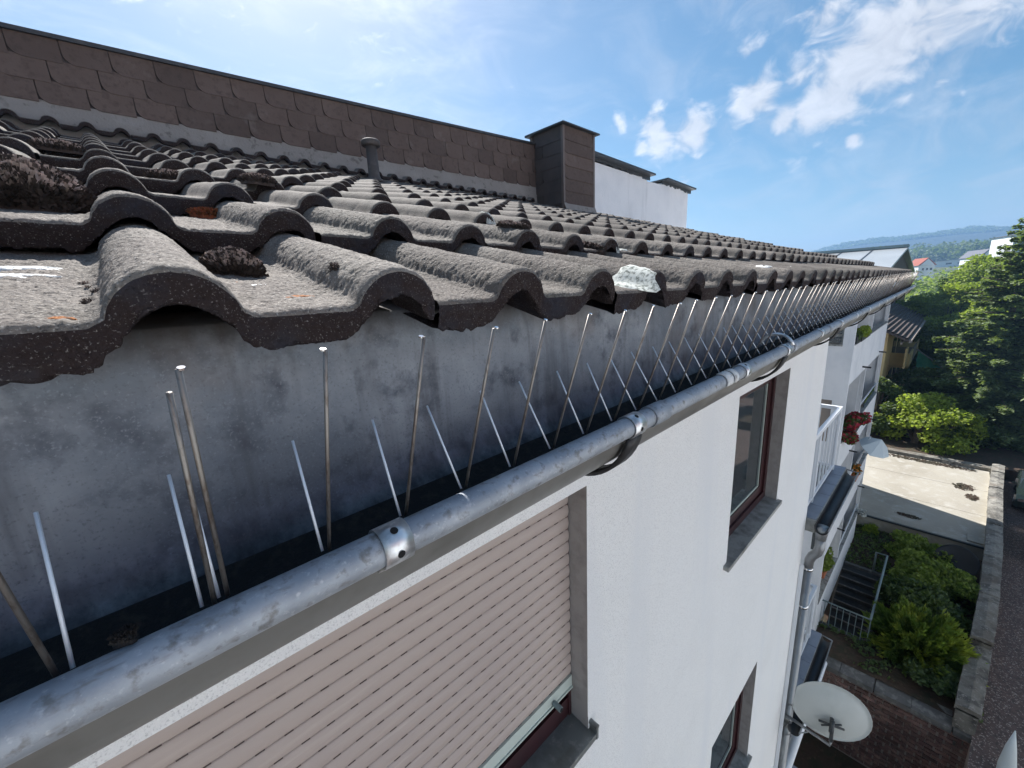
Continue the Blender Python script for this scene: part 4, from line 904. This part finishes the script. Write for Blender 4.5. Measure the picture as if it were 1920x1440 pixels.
# stairwell
sw=thing('cellar_stairs','dark cellar stairs in a railed pit beside the wing','stairs',(18,1.2,-12))
m=MB(); m.box(-2.0,2.4,-.75,-.60,-2.6,.06); m.box(-2.15,-2.0,-.75,.8,-2.6,.05); m.box(2.4,2.55,-.75,.8,-2.6,.05); m.build('pit_wall',M['cap'],sw)
MB().box(-2.0,2.4,-.6,.6,-2.62,-2.6).build('pit_floor',M['stairs'],sw)
stm_=MB().box(0,.33,-.59,.59,-2.5,0).box(-.012,.03,-.592,.592,-.035,.004,1).mesh('step',[M['stairs'],M['cap']])
for i in range(11): link('step',stm_,sw,(2.05-.33*i,0,-.17*i-.05))
r=MB(); zr=.95; r.tube([(2.45,-.35,.05),(2.45,-.35,zr),(2.45,-.68,zr),(-2.08,-.68,zr),(-2.08,.62,zr),(-2.08,.62,.05)],.035,8); r.build('handrail',M['railing'],sw,True)
r=MB()
for i in range(20): r.tube([(2.3-.23*i,-.68,.05),(2.3-.23*i,-.68,zr)],.012,5)
for i in range(7): r.tube([(-2.08,-.5+.17*i,.05),(-2.08,-.5+.17*i,zr)],.012,5)
r.build('baluster',M['railing'],sw)
# white canopy corner at the near end of the wall
wp=thing('garden_parasol','white closed parasol standing by the near end of the garden wall','parasol',(13.4,-2.32,-12))
m=MB().tube([(0,0,-.4),(0,0,.35),(0,.02,.9),(0.05,.02,1.35)],[.13,.15,.09,.01],10); m.build('canopy',M['parasol'],wp,True)
MB().tube([(0,0,-3),(0,0,-.4)],.03,8).build('pole',M['white'],wp)
# ------------------------------------------------------------------ car
def car(label,loc,rz,mt):
    c=thing('parked_car',label,'car',loc,rz=rz)
    prof=[(-2.1,.35),(-2.15,.75),(-1.95,.95),(-1.2,1.02),(-.55,1.42),(.75,1.45),(1.55,1.05),(2.0,.98),(2.15,.7),(2.1,.35)]
    V=[];n=len(prof)
    for y,s_ in ((-.82,.97),(-.86,1),(.86,1),(.82,.97)):
        for x,z in prof: 
            yy=y*(.80 if z>1.2 else 1); V.append((x*s_,yy,z))
    F=[tuple(range(n)),tuple(range(4*n-1,3*n-1,-1))]
    for r_ in range(3):
        for i in range(n): F.append((r_*n+i,r_*n+(i+1)%n,(r_+1)*n+(i+1)%n,(r_+1)*n+i))
    o=MB().add(V,F).build('body',M[mt],c,False); bv=o.modifiers.new('round','BEVEL'); bv.width=.08; bv.segments=3
    MB().prism([(-1.12,1.05),(-.55,1.36),(.70,1.38),(1.38,1.07)],'y',-.80,.80).build('side_window',M['glass'],c).scale=(1,.99,1)
    MB().add([(-1.17,-.62,1.06),(-1.17,.62,1.06),(-.60,.58,1.41),(-.60,-.58,1.41)],[(0,1,2,3)]).build('windscreen',M['glass'],c).location=(-.03,0,.02)
    MB().add([(1.53,-.62,1.09),(1.53,.62,1.09),(.80,.58,1.44),(.80,-.58,1.44)],[(0,1,2,3)]).build('rear_window',M['glass'],c).location=(.02,0,.02)
    wm=MB().tube([(0,-.1,0),(0,.1,0)],.32,20).mesh('wheel',M['tyre']); rm=MB().tube([(0,-.105,0),(0,.105,0)],.19,14).mesh('rim',M['chrome'])
    for x in (-1.3,1.35):
        for y in (-.80,.80):
            o=link('wheel',wm,c,(x,y,.32)); link('rim',rm,o)
    for y in (-.62,.62): MB().box(-2.16,-2.08,y-.16,y+.16,.66,.80).build('headlight',M['chrome'],c)
    for y in (-1,1): MB().box(-.75,-.6,y*.98-.08,y*.98+.08,.98,1.10).build('mirror',M['chrome'],c)
    return c
car('dark green parked car cut by the right edge of the picture',(32.6,-4.35,-11.96),-.08,'carpaint')
car('dark parked car nearer along the drive, only its flank in view',(27.2,-4.55,-11.96),-.05,'carpaint')
# ------------------------------------------------------------------ neighbouring houses
yh=thing('yellow_house','yellow rendered house with dark ribbed roof behind the white wing','house',(52,5,-13))
def iny(mb): mb.v=[(x-52,y-5,z+13) for x,y,z in mb.v]; return mb
iny(MB().box(40,58.5,3.0,11,-13,-3.9)).build('wall',M['housewall'],yh)
ra=MB(); 
def rl(x,t): # t 0 eave,1 ridge
    return (x,1.82+ (5.6-1.82)*t,-4.42+(1.9)*t)
ra.add([rl(38,0),rl(60,0),rl(60,1),rl(38,1),tuple(np.array(rl(38,0))-(0,0,.15)),tuple(np.array(rl(60,0))-(0,0,.15)),tuple(np.array(rl(60,1))-(0,0,.15)),tuple(np.array(rl(38,1))-(0,0,.15))],[(0,1,2,3),(4,7,6,5),(0,4,5,1),(1,5,6,2),(2,6,7,3),(3,7,4,0)])
ro=iny(ra).build('roof',M['roof2'],yh)
for i in range(15):
    t=i/15; a=rl(38,t); b=rl(60,t)
    iny(MB().add([(a[0],a[1],a[2]+.02),(b[0],b[1],b[2]+.02),(b[0],b[1]+.05,b[2]+.16),(a[0],a[1]+.05,a[2]+.16),(b[0],b[1]+.25,b[2]+.10),(a[0],a[1]+.25,a[2]+.10)],[(0,1,2,3),(3,2,4,5)])).build('roof_course',M['roof2'],ro)
iny(MB().box(38,60.1,1.66,1.80,-4.62,-4.44).box(38,49,2.1,2.2,-4.75,-4.62)).build('gutter',M['greyhouse'],yh)
for k,(x,z) in enumerate(((44,-7.2),(48,-7.2),(52,-7.2),(44,-9.9),(48,-9.9),(52,-9.9))):
    b=iny(MB().box(x,x+3.2,1.9,3.0,z-.15,z).box(x,x+3.2,1.86,1.96,z-.1,z+1.0).box(x,x+.1,1.96,3,z-.1,z+1.0)).build('balcony',M['greyhouse'] if k%2 else M['housewall'],yh)
    o=iny(MB().box(x+.4,x+2.8,2.95,2.99,z+.05,z+2.1)).build('window',M['glass'],yh)
iny(MB().box(42.2,43.8,2.0,2.1,-7.1,-5.6)).build('awning',M['housewall'],yh)
gh=thing('gabled_house','house with pale panelled roof and brown gable behind the end of the tiles','house',(64,9,-12))
gsx=1.6
def ing(mb): mb.v=[(x-64,y-9,z+12) for x,y,z in mb.v]; return mb
pk,pe=2.75,.20; hw=15.5; y0_=4.35
ing(MB().prism([(64-hw+1,-12),(64+hw-1,-12),(64+hw-1,pe+.1),(64,pk-.15),(64-hw+1,pe+.1)],'y',y0_+.5,14)).build('wall',M['brownwood'],gh)
ing(MB().add([(64-hw,y0_,pe),(64,y0_,pk),(64,16,pk),(64-hw,16,pe),(64-hw,y0_,pe-.2),(64,y0_,pk-.2),(64,16,pk-.2),(64-hw,16,pe-.2)],[(0,1,2,3),(4,7,6,5),(0,4,5,1),(3,7,4,0)])).build('roof',M['glassroof'],gh)
ing(MB().add([(64+hw,y0_,pe),(64,y0_,pk+.01),(64,16,pk+.01),(64+hw,16,pe),(64+hw,y0_,pe-.2),(64,y0_,pk-.19),(64,16,pk-.19),(64+hw,16,pe-.2)],[(0,1,2,3),(4,7,6,5),(0,4,5,1),(3,7,4,0)])).build('roof',M['glassroof'],gh)
ing(MB().box(63.4,64.6,y0_-.05,16,pk-.02,pk+.28)).build('ridge_cap',M['railing'],gh)
for y in (7.2,10.0,12.8):
    ing(MB().add([(64-hw,y,pe+.01),(64,y,pk+.01),(64,y+.12,pk+.01),(64-hw,y+.12,pe+.01),(64-hw,y,pe+.06),(64,y,pk+.06),(64,y+.12,pk+.06),(64-hw,y+.12,pe+.06)],[(4,5,6,7),(0,1,5,4),(2,3,7,6),(0,4,7,3)])).build('seam',M['trim'],gh)
tp=thing('tarpaulin','green tarpaulin hung over a pole between yellow house and conifer','tarpaulin',(47.5,.6,-8.5))
m=MB(); V=[];F=[]
for i in range(7):
    for j in range(5): V.append((random.uniform(-.1,.1),1.0-.38*i+random.uniform(-.05,.05),2.1-.33*i-.34*j*(1-i/8)+random.uniform(-.1,.1)))
for i in range(6):
    for j in range(4): F.append((i*5+j,i*5+j+1,(i+1)*5+j+1,(i+1)*5+j))
m.add(V,F).build('cloth',M['tarp'],tp,True); MB().tube([(0.2,1.1,2.2),(0.2,-1.9,-.3),(0.2,-2.0,-3.5)],.06,6).build('pole',M['greyhouse'],tp)
# ------------------------------------------------------------------ house across the drive (behind the viewer's right, seen in the window glass)
oh=thing('opposite_house','pale house across the drive mirrored in the window panes','house',(2,-16,-12))
q=MB(); hl=[]
for fl in range(5):
    for k in range(9): hl.append((-15.2+3.9*k,-13.7+3.9*k,1.0+2.9*fl,2.4+2.9*fl))
wallsheet(q,'y',3.5,-17,21,0,15.2,hl); q.box(-17,21,-6,3.3,0,15.2)
q.build('wall',M['house_w'],oh)
for h in hl:
    o=MB().box(h[0]-.05,h[1]+.05,3.32,3.40,h[2]-.05,h[3]+.05).build('window',M['white'],oh); MB().box(h[0]+.1,h[1]-.1,3.41,3.42,h[2]+.1,h[3]-.1).build('pane',M['glass'],o)
MB().prism([(-6.6,15.2),(4.1,15.2),(-1.2,18.2)],'x',-17.4,21.4).build('roof',M['roof_red'],oh)
# ------------------------------------------------------------------ trees
def broadleaf(name,label,cat,loc,H,Rr,n,size,mt,nc=38,group=None,trunk=.3,low=.25,seed=0):
    rs=random.Random(seed+int(H*10)); t=thing(name,label,cat,loc,group)
    cs=[]
    for _ in range(nc):
        a=rs.random()*6.283; u=rs.random(); z=H*(low+(1-low)*u); prof=math.sin(math.pi*min(1,max(.08,(z/H-low)/(1-low)*.86+.12)))**.6
        rr=Rr*prof*(rs.random()**.4); s_=Rr*rs.uniform(.17,.34)
        cs.append((rr*math.cos(a),rr*math.sin(a),z,s_*1.15,s_*1.15,s_*.75))
    Q,F=leaves(clumpcloud(cs,n,size,.35),size,1.0,.5); link('crown',npmesh('crown',Q,F,M[mt]),t)
    tk=MB().tube([(0,0,-.5),(0,0,H*.3),(Rr*.05,0,H*.6),(0,Rr*.04,H*.85)],[trunk,trunk*.8,trunk*.45,.05],8)
    for c in cs[:12]: tk.tube([(0,0,H*rs.uniform(.25,.5)),(c[0]*.5,c[1]*.5,c[2]*.75),c[:3]],[trunk*.3,trunk*.18,.02],5)
    tk.build('trunk',M['bark'],t,True); return t
def conifer(name,label,loc,H,Rr,n,size,mt,seed=1):
    rs=random.Random(seed); t=thing(name,label,'conifer',loc); tk=MB().tube([(0,0,-.5),(0,0,H*.5),(0,0,H)],[.28,.17,.02],8)
    P=[];D_=[]; k=0
    z=H*.06; br_=[]
    while z<H*.985:
        f=z/H; L_=Rr*(1-f)**.72*rs.uniform(.75,1.12)+.25; nb=7 if f<.7 else 5
        for j in range(nb):
            a=2*math.pi*(j+rs.random()*.7)/nb+k*.6; br_.append((z,a,L_*rs.uniform(.7,1.1)))
        z+=H*.022*(.7+rs.random()*.7); k+=1
    tot=sum(b[2]**1.5 for b in br_)
    for (z,a,L_) in br_:
        up=.28 if z>H*.6 else .05
        end=(L_*math.cos(a),L_*math.sin(a),z+up*L_-.10*L_*L_/Rr)
        tk.tube([(0,0,z),(end[0]*.5,end[1]*.5,z+up*L_*.6),end],[.05,.03,.01],4)
        m_=int(n*L_**1.5/tot); u=RNG.random(m_)**.6; lat=RNG.normal(0,1,m_)*(.23*L_)*(1.05-u)*1.0*np.minimum(1,u*4)
        cx_=L_*u; zz=z+up*L_*(2*u-u*u)*.6-.10*L_*L_/Rr*u*u-np.abs(lat)*.20+RNG.normal(0,.045,m_)-RNG.random(m_)**3*.22
        P.append(np.stack([cx_*math.cos(a)-lat*math.sin(a),cx_*math.sin(a)+lat*math.cos(a),zz],1))
    P=np.concatenate(P); Q,F=leaves(P,size,1.5,1.6); link('crown',npmesh('crown',Q,F,M[mt]),t); tk.build('trunk',M['bark'],t,True); return t
conifer('conifer_tree','tall dark blue green conifer filling the right edge above the drive',(42,-2.6,-12),15.2,4.6,95000,.17,'needle',3)
conifer('conifer_tree','slimmer conifer behind the hedge, half hidden by the tall one',(50,-6.5,-12),15.5,3.6,22000,.22,'needle',5)
broadleaf('maple_tree','bright yellow green maple in front of the dark hedge','tree',(37.5,.6,-12.6),4.3,2.6,11000,.17,'leaf_y',44,seed=2)
broadleaf('broadleaf_tree','dark green shrubby tree left of the bright maple by the white wing','tree',(38.5,2.9,-13),5.6,2.0,9000,.17,'leaf_d',30,seed=3)
broadleaf('broadleaf_tree','dark green tree behind the bright maple','tree',(42.5,.9,-13),5.6,2.9,11000,.17,'leaf_d',30,seed=4)
broadleaf('hedge_tree','very dark bushy tree under the conifer behind the slab','tree',(39.5,-1.2,-13),3.6,2.4,9000,.15,'leaf_d',24,seed=5)
broadleaf('broadleaf_tree','light green tree beyond the end of the gutter','tree',(58,.1,-13),11.8,3.5,22000,.2,'leaf_y',44,seed=6)
broadleaf('broadleaf_tree','mid green tree between the light tree and the conifer','tree',(64,-2.2,-13),13.2,4.2,22000,.22,'leaf_m',44,seed=7)
broadleaf('broadleaf_tree','tall yellow green tree crown below the white far houses','tree',(72,-1.2,-13),14.0,4.2,20000,.24,'leaf_y',40,seed=8)
broadleaf('broadleaf_tree','olive green tree rising behind the conifer','tree',(70,-7.0,-13),14.8,4.8,20000,.24,'leaf_m',40,seed=9)
broadleaf('broadleaf_tree','dense green tree right behind the yellow house roof','tree',(66,3.0,-13),10.6,3.6,14000,.22,'leaf_m',36,seed=10)
broadleaf('broadleaf_tree','shadowy tree filling the gap between house and light tree','tree',(58,-2.4,-13),9.0,3.2,14000,.2,'leaf_m',34,seed=11)
broadleaf('broadleaf_tree','fresh green tree between the house roof and the conifer, lit from above','tree',(55.5,-.9,-13),9.6,2.5,14000,.19,'leaf_y',34,seed=21)
broadleaf('broadleaf_tree','green tree low beside the tarpaulin','tree',(46.5,-1.6,-13),5.8,2.4,10000,.18,'leaf_m',30,seed=12)
broadleaf('broadleaf_tree','mid green tree at the right picture edge behind the conifer','tree',(60,-8.0,-13),12.0,4.5,16000,.22,'leaf_m',36,seed=13)
# shrubs in the garden
def needles(P,Dr,ln,wd):
    n=len(P); d=Dr+RNG.normal(0,.28,(n,3)); d[:,2]+=.35; d/=np.linalg.norm(d,axis=1)[:,None]; T=np.cross(d,RNG.normal(0,1,(n,3))); T/=np.linalg.norm(T,axis=1)[:,None]
    l_=(ln*(.6+.8*RNG.random(n)))[:,None]; Q=np.stack([P,P+d*l_*.5+T*wd,P+d*l_,P+d*l_*.5-T*wd],1).reshape(-1,3); return Q,np.arange(4*n).reshape(-1,4)
def shrub(label,loc,r,h,n,size,mt,seed,spiky=False):
    rs=random.Random(seed); t=thing('garden_shrub',label,'shrub',loc)
    if spiky:
        m_=n; a=RNG.random(m_)*6.283; e=np.arccos(RNG.random(m_)*.95); d=np.stack([np.sin(e)*np.cos(a),np.sin(e)*np.sin(a),np.cos(e)],1)
        nb=240; bd=d[:nb]; u=.35+.75*RNG.random((nb,1)); 
        ids=RNG.integers(0,nb,m_); s_=(.25+.8*RNG.random(m_)**.7)[:,None]; ln=(.8+.35*RNG.random(nb))[ids][:,None]
        P=bd[ids]*s_*ln*np.array([r,r,h])+RNG.normal(0,.035,(m_,3)); Q,F=needles(P,bd[ids],size,.028)
    else:
        cs=[(rs.uniform(-.7,.7)*r,rs.uniform(-.7,.7)*r,h*rs.uniform(.2,.8),r*.35,r*.35,h*.3) for _ in range(22)]
        Q,F=leaves(clumpcloud(cs,n,size,.3),size)
    link('foliage',npmesh('foliage',Q,F,M[mt]),t); MB().tube([(0,0,-.1),(0,0,h*.5)],[.05,.02],6).build('stem',M['bark'],t); return t
shrub('large bushy yellow green shrub behind the brick wall coping',(16.6,-.62,-12),1.15,1.35,26000,.17,'leaf_bush',1,True)
shrub('dark green overgrown shrub right behind the yellow green one',(18.6,-.85,-12),1.2,1.0,9000,.10,'leaf_d',2)
shrub('dark leafy shrub along the middle of the garden wall',(20.6,-.9,-12),1.3,1.0,9000,.10,'leaf_m',3)
shrub('low dark shrub before the front edge of the pale slab',(22.6,-.35,-12),1.2,.8,8000,.10,'leaf_m',4)
shrub('small dark shrub beside the stair railing',(19.2,.15,-12),.55,.6,3000,.09,'leaf_d',5)
shrub('shadowed shrub at the foot of the coping, right of the yellow green one',(15.4,-1.0,-12),.7,.6,4000,.09,'leaf_d',6)
shrub('small grassy tuft at the corner between wing and slab',(23.9,1.35,-12),.35,.4,900,.08,'leaf_y',7)
# ground cover (uncountable)
P=np.stack([RNG.uniform(14.6,24.2,9000),RNG.uniform(-2.0,3.0,9000),np.full(9000,-11.93)],1); keep=(vnoise(P,.8)>-.02)&~((P[:,0]>15.9)&(P[:,0]<20.5)&(P[:,1]>.45)); P=P[keep]
Q,F=leaves(P+np.array([0,0,.05]),.10); tag(link('ground_cover',npmesh('ground_cover',Q,F,M['leaf_d'])),'weeds and ivy scattered over the garden soil',None,kind='stuff')
# far woodland masses
def wood(name,label,pts,n,size,mt):
    cs=[]
    for (x,y,r,h) in pts:
        z=float(hgt(np.array([x*1.]),np.array([y*1.]))[0]); cs.append((x,y,z+h*.5,r,r,h*.6))
    Q,F=leaves(clumpcloud(cs,n,size,.4),size,1,.6); o=link(name,npmesh(name,Q,F,M[mt])); return tag(o,label,None,kind='stuff')
rs=random.Random(5)
wood('near_woodland','band of mixed trees below the far houses',[(rs.uniform(95,210),rs.uniform(-45,30),rs.uniform(4,7),rs.uniform(7,11)) for _ in range(110)],60000,.7,'leaf_m')
wood('middle_woodland','dark tree belt in front of the hill',[(rs.uniform(520,760),rs.uniform(-170,120),rs.uniform(9,16),rs.uniform(10,17)) for _ in range(170)],50000,2.2,'leaf_d')
wood('hill_woodland','forest canopy along the ridge of the hill',[(rs.uniform(1380,1500),rs.uniform(-220,420),rs.uniform(7,12),rs.uniform(4,8)) for _ in range(500)],40000,3.5,'leaf_d')
# far houses
def house(label,x,y,z,w_,d_,h,rh,rmat,rz=0,wm='house_w'):
    t=thing('far_house',label,'house',(x,y,z),rz=rz)
    MB().box(-d_/2,d_/2,-w_/2,w_/2,-9,h).build('wall',M[wm],t)
    MB().prism([(-w_/2-.5,h),(w_/2+.5,h),(0,h+rh)],'x',-d_/2-.3,d_/2+.3).build('roof',M[rmat],t)
    MB().prism([(-w_/2+.3,h+.02),(w_/2-.3,h+.02),(0,h+rh-.4)],'x',-d_/2-.36,-d_/2-.31).build('gable',M[wm],t)
    for k in range(3):
        o=MB().box(-d_/2-.08,-d_/2-.02,-w_/2+w_*(k+.6)/4,-w_/2+w_*(k+1.1)/4,h*.35,h*.65).build('window',M['glass'],t)
    return t
house('white house with red roof, leftmost of the far houses',262,12.8,-.5,5.6,9,3.2,3.2,'roof_red',.5)
house('small white annex beside the red roofed far house',270,17,-1,5,7,3.6,1.0,'roof_red',.2)
house('long low white building among the trees right of the red roofed house',420,2,3,22,10,3.5,1.0,'roof_gr',.0)
house('white gabled house with dark grey roof left of the conifer top',260,-3.6,2,4.2,16,2.7,3,'roof_gr',.35)
house('second small white gable right of the dark grey roof',285,-9.5,3.5,3.6,14,2.2,3,'roof_gr',.35)
house('tall pale building half hidden behind the conifer top',230,-11.5,3.5,7,12,7.2,.6,'roof_gr',.4)
house('pale yellow house low behind the conifer branches',240,-9.0,0,5,8,4,1.5,'roof_gr',.3)
aw=thing('awning','folded white awning with a thick front tube behind and below the satellite dish','awning',(6.7,.8,-6.75))
MB().tube([(-1.45,-.04,.05),(1.2,-.04,.05)],.058,14).build('front_tube',M['white'],aw,True)
MB().box(-1.4,1.15,.03,.10,-.16,.02).build('cassette',M['bluegrey'],aw)
MB().box(-1.4,1.15,-.02,.02,-.24,-.14).build('valance',M['parasol'],aw)
for x in (-1.2,.95): MB().tube([(x,-.03,.0),(x,.3,-.25),(x,.9,.15)],.018,6).build('arm',M['pipe'],aw)
